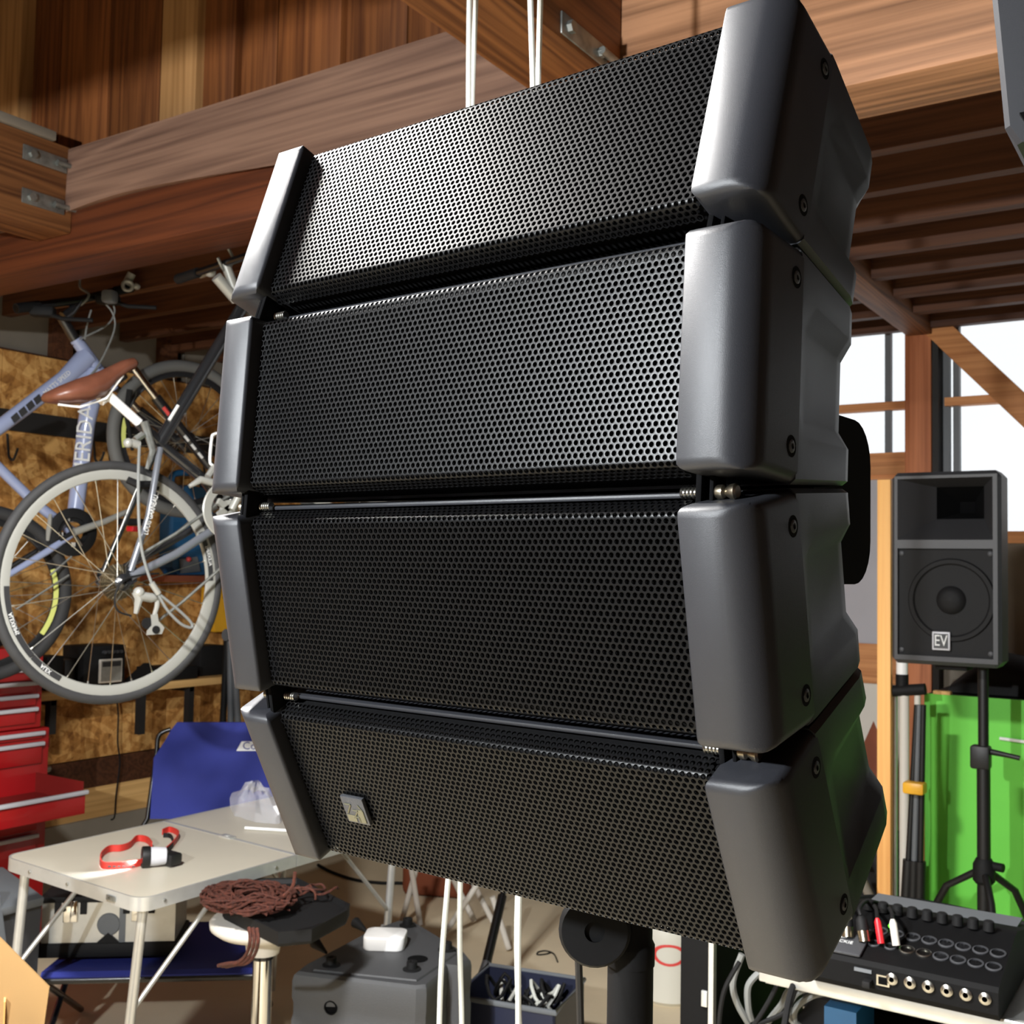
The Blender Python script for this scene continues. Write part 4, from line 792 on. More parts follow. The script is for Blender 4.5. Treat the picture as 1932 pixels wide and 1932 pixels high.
tag(cbd.build('black_cables', 'black2', None, kind='stuff'), 'tangle of black cables on the aluminium case', 'cables')
tag(MB().tube([Ac(L_*.58, .03, hz+.012), Ac(L_*.78, .04, hz+.012)], [.011, .006], 10).build('glue_tube', 'white'), 'white tube lying beside the black cables on the aluminium case', 'tube')
# grey plastic bins behind the table leg
p = PXd(-30, 1725, 3.5); gb = thing('grey_storage_box', (p[0], p[1], 0), 'dark grey plastic storage box with open flaps behind the table leg', 'storage box')
MB().loft([[V(p[0]+a*.11, p[1]+b*.11, 0) for a, b in ((-1, -1), (1, -1), (1, 1), (-1, 1))], [V(p[0]+a*.12, p[1]+b*.12, .52) for a, b in ((-1, -1), (1, -1), (1, 1), (-1, 1))]]).build('body', 'dkgrey', gb)
MB().box((p[0]+.03, p[1], .56), (.24, .22, .03), roty(.25), .006).build('lid', 'midgrey', gb); MB().box((p[0]+.13, p[1]-.08, .50), (.06, .10, .20), roty(-.3), .01).build('flap', 'midgrey', gb)
# cardboard carton
def Kp(px, py): return on(px, py, unit((.55, -.84, 0)), PXd(60, 1850, 2.05))
kp = [(-330, 1480), (0, 1770), (93, 1863), (80, 1960), (62, 2250), (-330, 2250)]; K0 = [Kp(*q_) for q_ in kp]
for q_ in K0: q_[2] = max(q_[2], 0.)
kb = V(-.55, .84, 0)*-1
ct = thing('cardboard_box', (K0[2][0], K0[2][1], 0), 'tan cardboard carton with a slanting flap in front of the table', 'box')
zf = .42
F0 = [Kp(-330, 1480), Kp(93, 1863), Kp(83, 1945), Kp(-330, 1945)]
MB().loft([[K for K in [Kp(-330, 1480), Kp(0, 1770), Kp(93, 1863), Kp(83, 1935), Kp(-330, 1935)]], [K+V(-.004, .004, 0) for K in [Kp(-330, 1480), Kp(0, 1770), Kp(93, 1863), Kp(83, 1935), Kp(-330, 1935)]]]).build('flap', 'card', ct)
zb2 = Kp(83, 1935)[2]; e0, e1 = Kp(-330, 1935), Kp(83, 1935); dn = V(.84*-.55, .0, 0)
cy = V(-.84, -.55, 0)*0+V(.55, -.84, 0)
cq = [e1, e0, e0+cy*.35, e1+cy*.35]
for k in range(4):
    A, B = cq[k], cq[(k+1) % 4]; n2 = unit(np.cross(B-A, V(0, 0, 1)))*.004
    MB().loft([[V(A[0], A[1], .0), V(B[0], B[1], 0), V(B[0], B[1], min(e0[2], e1[2])), V(A[0], A[1], min(e0[2], e1[2]))], [V(A[0], A[1], .0)+n2, V(B[0], B[1], 0)+n2, V(B[0], B[1], min(e0[2], e1[2]))+n2, V(A[0], A[1], min(e0[2], e1[2]))+n2]]).build('side', 'card', ct)
MB().box(Kp(8, 1935)+cy*.002, (.018, .003, .10), rotz(-.58)@roty(.12)).build('tape', 'w_light', ct)
# stool with tray and rope
sz = .63; sc_ = PXz(498, 1728, sz)
so = thing('swivel_stool', (sc_[0], sc_[1], 0), 'swivel stool with white round seat and chrome column', 'stool')
MB().lathe([(0, -.035), (.06, -.045), (.125, -.040), (.145, -.025), (.147, -.010), (.138, 0), (0, .002)], (sc_[0], sc_[1], sz), (0, 0, 1), 40).lathe([(.045, -.10), (.05, -.06), (.05, -.04)], (sc_[0], sc_[1], sz), (0, 0, 1), 28).build('seat', 'offwhite', so, 50)
MB().cyl((sc_[0], sc_[1], .12), (sc_[0], sc_[1], sz-.10), .027, 28).build('column', 'chrome', so); MB().lathe([(.030, sz-.115), (.031, sz-.095), (.028, sz-.09)], (sc_[0], sc_[1], 0), (0, 0, 1), 28).build('collar', 'blackg', so)
MB().lathe([(.06, .10), (.05, .16), (.03, .19)], (sc_[0], sc_[1], 0), (0, 0, 1), 24).build('base_cone', 'black2', so)
for k in range(5):
    a = R_(20+72*k); MB().tube([(sc_[0], sc_[1], .12), (sc_[0]+.13*math.cos(a), sc_[1]+.13*math.sin(a), .08), (sc_[0]+.15*math.cos(a), sc_[1]+.15*math.sin(a), .05)], [.02, .018, .014], 10).ball((sc_[0]+.15*math.cos(a), sc_[1]+.15*math.sin(a), .025), .024).build('foot', 'chrome', so)
tp = [PXz(*q_, sz+.035) for q_ in ((470, 1662), (560, 1660), (660, 1710), (655, 1722), (588, 1758), (525, 1764), (420, 1712))]
tyc = sum(tp)/7
ty = thing('black_tray', (tyc[0], tyc[1], sz+.003), 'flat black tray lying on the white stool seat', 'tray')
low = [V(p_[0], p_[1], sz+.003) for p_ in tp]; sh_ = lambda P, f, z: [V(tyc[0]+(p_[0]-tyc[0])*f, tyc[1]+(p_[1]-tyc[1])*f, z) for p_ in P]
MB().loft([sh_(low, .97, sz+.003), sh_(low, 1, sz+.012), sh_(low, 1, sz+.042), sh_(low, .94, sz+.042), sh_(low, .92, sz+.030)]).build('tray_body', 'black2', ty, 30)
rp = MB(); rnd = random.Random(11); pts = []
rc_ = PXz(470, 1705, sz+.05)
for k in range(480):
    a = k*.52+rnd.uniform(-.1, .1); r = .05+.075*rnd.random(); pts.append(V(rc_[0]+r*1.15*math.cos(a), rc_[1]+r*.95*math.sin(a), sz+.052+.045*rnd.random()*(1-(r-.05)*5)))
for k in range(26):
    a = k*.8; b_ = rc_+V(.05, .09, 0)+V(.03, .055, 0)*(k/26)*2; pts.append(V(b_[0]+.03*math.cos(a), b_[1]+.03*math.sin(a), sz+.055+.025*rnd.random()))
ro = thing('climbing_rope', (rc_[0], rc_[1], sz+.05), 'reddish brown braided rope coiled on the black tray', 'rope')
rp.tube(spl(pts, 3), .0034, 6); rp.build('coil', 'rope', ro)
hp = [PXd(x, y, d) for x, y, d in ((470, 1750, 2.62), (472, 1775, 2.6), (465, 1800, 2.62), (450, 1815, 2.64), (430, 1818, 2.66), (412, 1822, 2.7))]
for off in (0, .010, .020): MB().tube(spl([p_+V(off, off*.3, 0) for p_ in hp], 4), .0045, 6).build('loose_end', 'rope', ro)
for P_2, rr in (([PXd(x, y, 2.75) for x, y in ((535, 1690), (552, 1672), (557, 1645))], .0045), ([PXd(x, y, 2.8) for x, y in ((555, 1676), (580, 1675), (594, 1684), (595, 1697))], .0028)): MB().tube(spl(P_2, 4), rr, 6).build('loose_end', 'rope', ro)
# black stage monitor lying on its side, with a white box on top
wz = .46
def wp(px, py, z=wz): return PXz(px, py, z)
wtop = [wp(*q_) for q_ in ((552, 1834), (570, 1820), (628, 1790), (700, 1752), (752, 1734), (782, 1737), (880, 1796), (890, 1808), (868, 1822), (846, 1820), (836, 1836), (805, 1860), (785, 1862))]; wc = sum(wtop)/len(wtop)
sw = thing('stage_monitor', (wc[0], wc[1], 0), 'black plastic stage monitor loudspeaker lying on its side on the floor', 'loudspeaker')
wsh = lambda f, z: [V(wc[0]+(p_[0]-wc[0])*f, wc[1]+(p_[1]-wc[1])*f, z) for p_ in wtop]
MB().loft([wsh(.97, .0), wsh(.99, .02), wsh(1.0, .33), wsh(.985, .345), wsh(.985, .375), wsh(1, .39), wsh(1, wz-.022), wsh(.985, wz-.008), wsh(.95, wz)]).build('cabinet', 'coarse', sw, 30)
ip = [wp(*q_, wz+.001) for q_ in ((590, 1832), (786, 1852), (826, 1825), (862, 1800), (770, 1742), (742, 1744))]; ic = sum(ip)/6
MB().loft([ip, [ic+(p_-ic)*.985+V(0, 0, .004) for p_ in ip]]).build('side_panel', 'coarse', sw)
for q_ in ((625, 1822), (777, 1830), (843, 1793), (769, 1747)):
    c = wp(*q_, wz+.004); MB().lathe([(.026, 0), (.026, .004), (.016, .006), (.015, .024), (.006, .024), (.006, .018), (0, .018)], c, (0, 0, 1), 20).build('rubber_foot', 'black2', sw)
for q_ in ((608, 1791), (684, 1752)):
    c = wp(*q_, wz); MB().tube([c+V(-.03, .0, .014), c+V(.035, -.02, .002)], [.017, .004], 12).build('clip', 'black2', sw)
c = wp(788, 1810, wz+.0045); MB().lathe([(.03, 0), (.03, .002), (.024, .001), (0, .001)], c, (0, 0, 1), 22).build('handle_hole', 'void', sw)
fa, fb = wp(570, 1834), wp(785, 1862); fn = unit(np.cross(fb-fa, V(0, 0, 1))); fn = fn if fn@(CAM-fa) > 0 else -fn; c = fa+(fb-fa)*.27+V(0, 0, -.085)+fn*.003
MB().lathe([(.020, -.01), (.020, .003), (.016, .004), (.015, .0), (0, 0)], c, fn, 20).build('bolt_hole', 'void', sw)
rc2 = wp(727, 1784, wz+.006); hr = rotz(R_(31)); rpw = rpoly(-.062, .062, -.052, .052, .024, (1, 1, 1, 1))
tag(MB().loft([[rc2+hr@V(a_*f, b2*f, z_) for a_, b2 in rpw] for f, z_ in ((.97, 0), (1, .003), (1, .033), (.985, .0365), (.955, .038))]).build('white_hub', 'white', None, 40), 'small white rounded box lying on the stage monitor', 'box')
# blue crate with cables
bz = .26; b_ = [PXz(*q_, bz) for q_ in ((890, 1838), (1068, 1866))]; bu = unit(b_[1]-b_[0]); bv = V(-bu[1], bu[0], 0); bw_ = np.linalg.norm(b_[1]-b_[0])+.01
cr0 = b_[0]+bu*.02+bv*.10; bdp = .30
bc2 = thing('plastic_crate', cr0-bv*.15+bu*.1, 'dark blue open plastic crate full of cables', 'crate')
def Bc(u, v, z): return V(*(cr0+bu*u-bv*v)[:2], z)
th = .008
for (u0, u1, v0, v1) in ((0, bw_, 0, th), (0, bw_, bdp-th, bdp), (0, th, 0, bdp), (bw_-th, bw_, 0, bdp)):
    MB().loft([[Bc(u0, v0, .0), Bc(u1, v0, 0), Bc(u1, v1, 0), Bc(u0, v1, 0)], [Bc(u0, v0, bz), Bc(u1, v0, bz), Bc(u1, v1, bz), Bc(u0, v1, bz)]]).build('side', 'navy', bc2)
MB().loft([[Bc(u, v, 0) for u, v in ((0, 0), (bw_, 0), (bw_, bdp), (0, bdp))], [Bc(u, v, .01) for u, v in ((0, 0), (bw_, 0), (bw_, bdp), (0, bdp))]]).build('bottom', 'navy', bc2)
MB().tube([Bc(0, 0, bz), Bc(bw_, 0, bz), Bc(bw_, bdp, bz), Bc(0, bdp, bz)], .009, 8, closed=True).build('rim', 'midgrey', bc2)
rnd = random.Random(9)
for m_, n_, lab in (('black2', 9, 'black cables coiled inside the blue crate'), ('wcable', 4, 'white cables coiled inside the blue crate')):
    mb = MB()
    for k in range(n_):
        uc, vc = rnd.uniform(.06, bw_-.06), rnd.uniform(.06, bdp-.06); r = rnd.uniform(.025, .05); mb.tube([Bc(uc+r*math.cos(t), vc+r*math.sin(t), .20+.03*math.sin(2*t+k)+.02*(k % 3)) for t in [i*.5 for i in range(12)]], .006, 7, closed=False)
    tag(mb.build('cable_bundle', m_, None, kind='stuff'), lab, 'cables')
# white cables hanging from the roof behind the loudspeaker
for k, (pts, lab) in enumerate((([(884, 60), (885, 180), (880, 700), (868, 1300), (846, 1690), (832, 1780), (827, 1860), (831, 1932)], 'white cable hanging straight down in front of the stage monitor'), ([(897, 60), (890, 150), (886, 700), (878, 1300), (868, 1700), (862, 1770), (871, 1860), (875, 1932)], 'white cable bending outward in front of the stage monitor'),
        ([(997, -60), (1002, 60), (1008, 140), (1005, 800), (985, 1500), (979, 1720), (975, 1800), (978, 1900), (981, 1932)], 'straight white cable hanging over the blue crate'), ([(1021, -60), (1020, 40), (1014, 140), (1010, 800), (990, 1500), (973, 1720), (970, 1800), (980, 1900), (985, 1932)], 'white cable twisted round its neighbour over the blue crate'))):
    D_ = 1.95+.03*(k % 2)-.15*(k//2)
    P = [PXd(x, y, D_) for x, y in pts]; P = [V(P[0][0], P[0][1], 4.29)]+P+[V(P[-1][0], P[-1][1]-.02, .02)]
    tag(MB().tube(smooth_path(P, 120, 12), .0047, 8).build('white_cable', 'wcable'), lab, 'cable', 'white cables hanging behind the loudspeaker')
# black cable beside the stand pole
P = [PXd(x, y, .97) for x, y in ((1088, 1700), (1090, 1800), (1093, 1860), (1098, 1932))]; P.append(V(P[-1][0], P[-1][1], .02))
tag(MB().tube(smooth_path(P, 60, 8), .0034, 8).build('speaker_cable', 'black'), 'thin black cable hanging beside the stand pole', 'cable')
# legs of a microphone stand and a white folding frame on the floor
A = PXd(948, 1690, 4.3); B = PXd(913, 1838, 4.1)
ms = thing('microphone_stand', (B[0], B[1], 0), 'black microphone stand tube leaning behind the blue crate', 'stand'); MB().tube([A, A+(B-A)*.85], .018, 12).build('tube', 'blackg', ms); MB().tube([A+(B-A)*.83, B, V(B[0]-.02, B[1]-.03, .03)], [.017, .022, .022], 12).build('foot_sleeve', 'dkgrey', ms); MB().tube([A, A+(A-B)*1.2], .012, 12).build('upper_tube', 'blackg', ms)
wf = thing('folding_chair_frame', PXz(830, 1760, 0), 'white tubular legs of a folded chair on the floor', 'chair')
for a, b in (((785, 1640), (757, 1742)), ((778, 1650), (793, 1745)), ((893, 1680), (838, 1764)), ((866, 1680), (895, 1738)), ((905, 1690), (933, 1745)), ((938, 1720), (960, 1790))):
    B = PXz(*b, .012); A = on(a[0], a[1], hv, B); MB().tube([A+(A-B)*.4, B], .013, 10).build('leg', 'offwhite', wf)
tag(MB().box(PXz(860, 1740, 0)+V(-.35, .35, .10), (.34, .26, .20), rotz(.4), .04, 3).build('brown_bag', 'reddish'), 'brown bag on the floor behind the white chair legs', 'bag')
P = [PXz(x, y, .008) for x, y in ((600, 1632), (625, 1645), (670, 1660), (720, 1666), (770, 1668), (830, 1690))]; tag(MB().tube(spl(P, 5), .008, 8).build('floor_cable', 'black2'), 'black cable lying across the concrete floor', 'cable')
P = [PXz(x, y, .004) for x, y in ((1052, 1815), (1045, 1800), (1030, 1794), (1016, 1796), (1014, 1801), (1030, 1800), (1040, 1797))]; tag(MB().tube(spl(P, 5), .003, 6).build('loose_wire', 'black2'), 'short looped wire lying on the concrete floor', 'wire')
jc = PXz(1262, 1880, .0); jg = thing('white_jug', jc, 'white plastic canister with a red ring printed on its side', 'canister')
MB().lathe([(.10, 0), (.115, .015), (.115, .22), (.118, .24), (.115, .26), (.11, .30), (.06, .36), (.035, .37), (.035, .40)], jc, (0, 0, 1), 36).build('body', 'jug', jg); 
jn = unit((CAM-jc)*V(1, 1, 0)); ja = math.atan2(jn[1], jn[0]); mb = MB(); O = 24
for r0, r1 in ((.050, .066),):
    vs = []
    for k in range(O):
        t = 2*math.pi*k/O
        for r in (r0, r1): y_ = r*math.cos(t); a = ja+y_/.117; vs.append(V(jc[0]+.1165*math.cos(a), jc[1]+.1165*math.sin(a), .19+r*math.sin(t)*.6))
    mb.add(vs, [(2*k, 2*k+1, (2*k+3) % (2*O), (2*k+2) % (2*O)) for k in range(O)])
mb.build('red_ring', 'redlogo', jg)

# ================================================================== RIGHT: LOUDSPEAKER ON TRIPOD, MIXER, GREEN PANEL
EY = 3.75
ex0, ex1 = PXy(1682, 1070, EY)[0], PXy(1889, 1075, EY)[0]; ez0, ez1 = PXy(1785, 1256, EY)[2], PXy(1785, 889, EY)[2]; ew, eh = ex1-ex0, ez1-ez0
ev = thing('loudspeaker', ((ex0+ex1)/2, EY+.15, ez0), 'black two way loudspeaker with open horn on a tripod stand', 'loudspeaker')
def E_(u, w, d=0.): return V(ex0+u*ew, EY+d, ez0+w*eh)
b0, b1 = .40, .66   # layout fractions
hu0, hu1, hw0, hw1 = .06, .93, .645, .965; tu0, tu1, tw0, tw1 = .36, .80, .76, .93
mb = MB()
# shell with tapering back
o8 = lambda u0, u1, w0, w1, d, r: [V(ex0+ew*u+sx*0, EY+d, ez0+eh*w) for u, w, sx in ((u0+r, w0, 0), (u1-r, w0, 0), (u1, w0+r*.6, 0), (u1, w1-r*.6, 0), (u1-r, w1, 0), (u0+r, w1, 0), (u0, w1-r*.6, 0), (u0, w0+r*.6, 0))]
mb.loft([o8(.03, .97, .02, .98, -.004, .04), o8(0, 1, 0, 1, .012, .05), o8(0, 1, 0, 1, .12, .05), o8(.14, .86, .02, .98, .28, .05), o8(.16, .84, .03, .97, .29, .05)], cap=False)
mb.add(o8(.16, .84, .03, .97, .29, .05), [tuple(range(8))]); 
# front rim around the horn mouth and the grille
def ringpl(mb, O_, I_, d0, d1):
    a = [V(ex0+ew*u, EY+d0, ez0+eh*w) for u, w in O_]; b = [V(ex0+ew*u, EY+d1, ez0+eh*w) for u, w in I_]; mb.add(a+b, [(k, (k+1) % 4, 4+(k+1) % 4, 4+k) for k in range(4)])
fr = MB()
def rect(u0, u1, w0, w1): return [(u0, w0), (u1, w0), (u1, w1), (u0, w1)]
for u0, u1, w0, w1 in ((.03, hu0, .02, .98), (hu1, .97, .02, .98), (hu0, hu1, hw1, .98), (hu0, hu1, .60, hw0), (hu0, hu1, .02, .045)):
    fr.bx(ex0+ew*u0, ex0+ew*u1, EY-.004, EY+.02, ez0+eh*w0, ez0+eh*w1)
mb.build('cabinet', 'dkgrey', ev, 30); fr.build('front_frame', 'horn', ev)
hn = MB(); ringpl(hn, rect(hu0, hu1, hw0, hw1), rect(tu0, tu1, tw0, tw1), -.002, .10); hn.build('horn', 'horn', ev, 20)
hn = MB(); ringpl(hn, rect(tu0, tu1, tw0, tw1), rect(.52, .66, .80, .86), .10, .20); hn.bx(ex0+ew*.5, ex0+ew*.68, EY+.20, EY+.21, ez0+eh*.79, ez0+eh*.87); hn.build('shaded_throat', 'void', ev)  # black throat also covers the horn's upper wall, its shade put in as colour
MB().bx(ex0+ew*hu0, ex0+ew*hu1, EY+.012, EY+.02, ez0+eh*.045, ez0+eh*.60).build('grille', 'cone', ev)
wcx = E_(.55, .335, .010); R0 = ew*.40
MB().lathe([(R0, -.001), (R0*.97, .006), (R0*.88, .006), (R0*.84, -.0), (R0*.5, -.0), (R0*.34, .001), (R0*.30, .012), (R0*.18, .02), (0, .024)], wcx, (0, -1, 0), 48).build('woofer', 'cone', ev, 40)
for u, w in ((.09, .575), (.90, .575), (.09, .07), (.90, .07)): MB().lathe([(.008, 0), (.008, .004), (.004, .006)], E_(u, w, .012), (0, -1, 0), 12).build('screw', 'dkgrey', ev)
eb = MB().box(E_(.465, .125, -.0), (ew*.165, .010, eh*.095), None, .003).build('badge', 'gflow', ev); MB().box(E_(.465, .125, -.0055), (ew*.13, .003, eh*.075)).build('badge_field', 'textd', eb)
mb = MB(); text(mb, 'EV', E_(.465, .125, -.008), (1, 0, 0), (0, 0, 1), (0, -1, 0), .050, .75); mb.build('lettering', 'text', eb)
MB().box(E_(.5, -.008, .13), (.10, .10, .03), None, .004).build('pole_cup', 'black2', ev)
# tripod stand
tpx = PXy(1855, 1290, EY+.14); tx, tyy = tpx[0], EY+.14
ts = thing('tripod_stand', (tx, tyy, 0), 'black tripod stand under the two way loudspeaker', 'stand')
zH = PXy(1862, 1650, tyy)[2]; zK = PXy(1860, 1435, tyy)[2]
MB().cyl((tx, tyy, zK), (tx, tyy, ez0-.012), .0165, 20).build('pole', 'black', ts); MB().cyl((tx, tyy, max(.12, zH-.25)), (tx, tyy, zK), .021, 20).build('lower_pole', 'black', ts)
MB().box((tx-.008, tyy, zK+.01), (.06, .05, .075), None, .008).tube([(tx+.02, tyy, zK+.03), (tx+.075, tyy-.01, zK+.025), (tx+.11, tyy-.01, zK+.02)], [.010, .008, .008], 10).build('clamp', 'black', ts)
MB().lathe([(.026, -.03), (.034, -.02), (.034, .03), (.024, .05)], (tx, tyy, zH), (0, 0, 1), 24).tube([(tx+.02, tyy, zH+.03), (tx+.06, tyy-.01, zH+.03)], .014, 10).build('leg_hub', 'black2', ts)
for k in range(3):
    a = R_(-70+120*k); e = V(tx+.42*math.cos(a), tyy+.42*math.sin(a), .02); MB().tube([(tx+.03*math.cos(a), tyy+.03*math.sin(a), zH), (tx+.12*math.cos(a), tyy+.12*math.sin(a), zH-.06), e], .012, 10).build('leg', 'black', ts); MB().tube([(tx, tyy, max(.14, zH-.25)), (V(tx, tyy, zH)+e)/2], .006, 8).build('strut', 'black', ts)
# green cabinet
gy = 4.32; gx = PXy(1745, 1400, gy)[0]; gz = PXy(1745, 1308, gy)[2]
gc = thing('green_cabinet', (.0, 4.3, 0), 'bright green fronted low cabinet behind the tripod stand', 'cabinet')
MB().bx(gx, 1.1, gy+.012, 4.85, 0, gz-.004).build('carcass', 'black2', gc); MB().bx(gx-.002, 1.102, gy, gy+.0115, .0, gz).build('front_panel', 'green', gc)
w0, w1 = PXy(1886, 1393, gy-.012), PXy(1940, 1400, gy-.012); MB().tube([w0, V(.6, gy-.012, w1[2]-.07)], .006, 8).build('white_strip', 'white', gc)
MB().bx(gx+.03, gx+.09, gy-.004, gy+.03, gz, gz+.012).build('corner_block', 'w_shelf', gc)
bgz = MB(); rnd = random.Random(4); secs = []
for k in range(13):
    t = k/12; x = gx+.06+t*1.0; hh_ = (.10+.05*math.sin(t*9)+.02*rnd.random())*min(1, 6*t+.3); secs.append([V(x, gy+.08-.03*math.cos(a)+.16*(math.cos(a)+1)*.9, gz+.001+max(0, hh_*math.sin(a))) for a in [math.pi*j/9 for j in range(10)]])
tag(bgz.loft(secs).build('black_bag', 'black2', None, 60), 'slumped black bag lying on the green fronted cabinet', 'bag')
tag(MB().bx(gx+.16, gx+.34, gy+.42, gy+.48, gz+.001, gz+.12, .008).build('white_carton', 'offwhite'), 'small white carton behind the black bag', 'box')
# batten, tubes and folded stands between the door and the cabinet
yb_ = 4.05; A, B = PXy(1655, 905, yb_), PXy(1680, 905, yb_); zt_ = A[2]
tag(MB().bx(A[0], B[0], yb_, yb_+.03, 0, zt_, .002).build('wooden_batten', 'w_light'), 'tall pale wooden batten standing beside the metal tubes', 'batten')
def upright(px, pyt, pyb, y, r, name, m, lab, cat, parts=None):
    t_ = PXy(px, pyt, y); o_ = tag(MB().tube([V(t_[0], y, .0), V(t_[0], y, t_[2])], r, 14).build(name, m), lab, cat); return t_
upright(1688, 1298, 1690, 4.12, .010, 'metal_tube', 'alu', 'thin aluminium tube leaning next to the wooden batten', 'tube')
fs_ = thing('folded_light_stand', (PXy(1702, 1500, 4.1)[0], 4.1, 0), 'pale folded light stand with a black collar and white tip', 'stand')
t_ = PXy(1706, 1310, 4.1); MB().cyl((t_[0], 4.1, .02), (t_[0], 4.1, t_[2]), .017, 16).build('tube', 'offwhite', fs_); t2 = PXy(1731, 1310, 4.1); MB().cyl((t2[0], 4.1, .02), (t2[0], 4.1, t_[2]), .011, 12).build('tube', 'offwhite', fs_)
A, B = PXy(1680, 1304, 4.09), PXy(1746, 1300, 4.09); MB().tube([A, B], .020, 14).tube([(PXy(1702, 1300, 4.1)), PXy(1702, 1272, 4.1)], .022, 14).build('collar', 'black2', fs_); MB().tube([PXy(1702, 1276, 4.1), PXy(1702, 1245, 4.1)], .020, 14).build('tip', 'white', fs_)
ft2 = thing('folded_tripod', (PXy(1722, 1600, 4.0)[0], 4.0, 0), 'black folded tripod tied with a yellow strap beside the green cabinet', 'tripod')
for k, (a, b) in enumerate((((1730, 1330), (1712, 1660)), ((1742, 1330), (1736, 1660)), ((1734, 1330), (1724, 1660)))):
    A, B = PXy(*a, 4.0), PXy(*b, 4.0); B = B+V((B-A)[0]/(A-B)[2]*B[2], 0, -B[2]+.01); mid = A+(B-A)*.46; MB().tube([A, mid], .010, 12).build('leg', 'midgrey' if k == 2 else 'black', ft2); MB().tube([mid, B], .019, 12).build('leg_sleeve', 'black', ft2)
A, B = PXy(1706, 1488, 3.98), PXy(1746, 1484, 3.98); MB().box((A+B)/2, (B[0]-A[0], .06, .04), None, .008).build('strap', 'yellow', ft2)
# wood scraps and boards between loudspeaker and batten
tag(MB().loft([[PXy(x, y, 4.55) for x, y in ((1560, 1560), (1648, 1360), (1665, 1400), (1660, 1830), (1570, 1830))], [PXy(x, y, 4.58) for x, y in ((1560, 1560), (1648, 1360), (1665, 1400), (1660, 1830), (1570, 1830))]]).build('brown_board', 'reddish'), 'reddish brown board leaning behind the wooden batten', 'board')
p = PXy(1640, 1560, 4.2); tag(MB().box(p, (.14, .12, .09), rotz(.5)@roty(.3), .006).build('wood_block', 'plaster'), 'grey beige wooden block stacked beside the batten', 'block')
tag(MB().bx(p[0]-.25, p[0]+.12, 4.14, 4.5, 0, p[2]-.062, .01).build('scrap_box', 'black2'), 'dark box holding wood scraps beside the batten', 'box')
A, B = PXy(1604, 1575, 4.0), PXy(1622, 1612, 4.0); tag(MB().tube([A, (A+B)/2, B], [.018, .014, .014], 10).build('wooden_stick', 'w_light'), 'short pale wooden stick poking out of the scrap box', 'stick')
A, B = PXy(1612, 1630, 3.95), PXy(1655, 1720, 3.95); tag(MB().tube([A, B, V(B[0]+.02, 3.95, 0.01)], .016, 10).build('grey_pole', 'plaster'), 'grey pole leaning against the scrap box', 'pole')

fx_ = PXy(1342, 1860, 2.05)[0]
# ---- cart with mixer
cz0 = .93-.06     # top surface
def cp(px, py, z=cz0): return PXz(px, py, z)
cA = cp(1527, 1834); cB = cp(1560, 1706)
X0, Y0, Y1c = min(cA[0], cB[0])+.02, cA[1]-.03, cB[1]+.02; X1c = .35
ca = thing('equipment_cart', ((X0+X1c)/2, (Y0+Y1c)/2, 0), 'black equipment cart with silver edged top and a lower shelf', 'cart')
MB().bx(X0+.01, X1c, Y0+.01, Y1c, cz0-.03, cz0-.002).build('top', 'alu', ca)
MB().bx(X0, X1c, Y0, Y0+.014, cz0-.026, cz0+.003, .003).build('edge_trim', 'alu', ca); MB().bx(X0, X0+.014, Y0+.0145, Y1c, cz0-.026, cz0+.003, .003).build('edge_trim', 'alu', ca); MB().bx(X0, X1c, Y1c+.0005, Y1c+.014, cz0-.026, cz0+.003, .003).build('edge_trim', 'alu', ca)
MB().bx(max(X0-.30, fx_+.03), X1c, Y0+.05, Y1c, .56, .58).build('lower_shelf', 'black2', ca)
XS = max(X0-.30, fx_+.03)+.02
for x, y in ((XS, Y0+.07), (X1c-.03, Y0+.07), (XS, Y1c-.03), (X1c-.03, Y1c-.03)):
    MB().bx(x-.015, x+.015, y-.015, y+.015, 0, (.56 if x < X0 else cz0-.03)).build('leg', 'black2', ca)
MB().bx(X0+.02, X1c, Y1c-.02, Y1c-.005, .58, cz0-.03).build('back_panel', 'black2', ca)
# flight case lid beside the cart
fx = PXy(1342, 1860, 2.05)[0]; fx0 = PXy(1284, 1860, 2.05)[0]
fc = thing('flight_case', ((fx+fx0)/2, 2.3, 0), 'upright black flight case panel with an aluminium edge beside the cart', 'case')
MB().bx(fx0, fx-.004, 2.05, 2.6, 0, .98).build('panel', 'deep', fc); MB().bx(fx-.004, fx+.006, 2.045, 2.06, 0, .98).bx(fx-.004, fx+.006, 2.0605, 2.6, .97, .98).build('edge', 'alu', fc); MB().box((fx-.012, 2.046, PXy(1332, 1885, 2.045)[2]), (.012, .006, .03), None, .001).build('catch', 'alu', fc)
# mixer
mz = cz0+.003; f1 = PXz(1557, 1850, mz); f2 = PXz(1895, 1895, mz)
mx0, mx1 = -.66, -.345; my0 = 2.005; my1 = 2.40
q1 = PXz(1560, 1800, mz+.05)
mi = thing('mixing_console', ((mx0+mx1)/2, (my0+my1)/2, mz), 'compact black digital mixer with rows of sockets on the silver edged cart', 'mixer')
prof = [(my0+.012, 0), (my0, .012), (my0, .048), (my0+.006, .056), (my0+.165, .098), (my0+.19, .100), (my1, .055), (my1, 0)]
MB().loft([[V(x, y, mz+z) for y, z in prof] for x in (mx0, mx0+.004, mx1-.004, mx1)]).build('body', 'deep', mi, 25)
dk = unit(V(0, .159, .042)); dn_ = V(0, -dk[2], dk[1])
def Dk(px, py): return on(px, py, dn_, V(0, my0+.006, mz+.056)+dn_*.001)
MB().box(V(mx0+.045, my0+.05, mz+.069)+dn_*.002, (.086, .09, .006), rotx(math.atan2(.042, .159)), .004).build('logo_panel', 'dkgrey', mi)
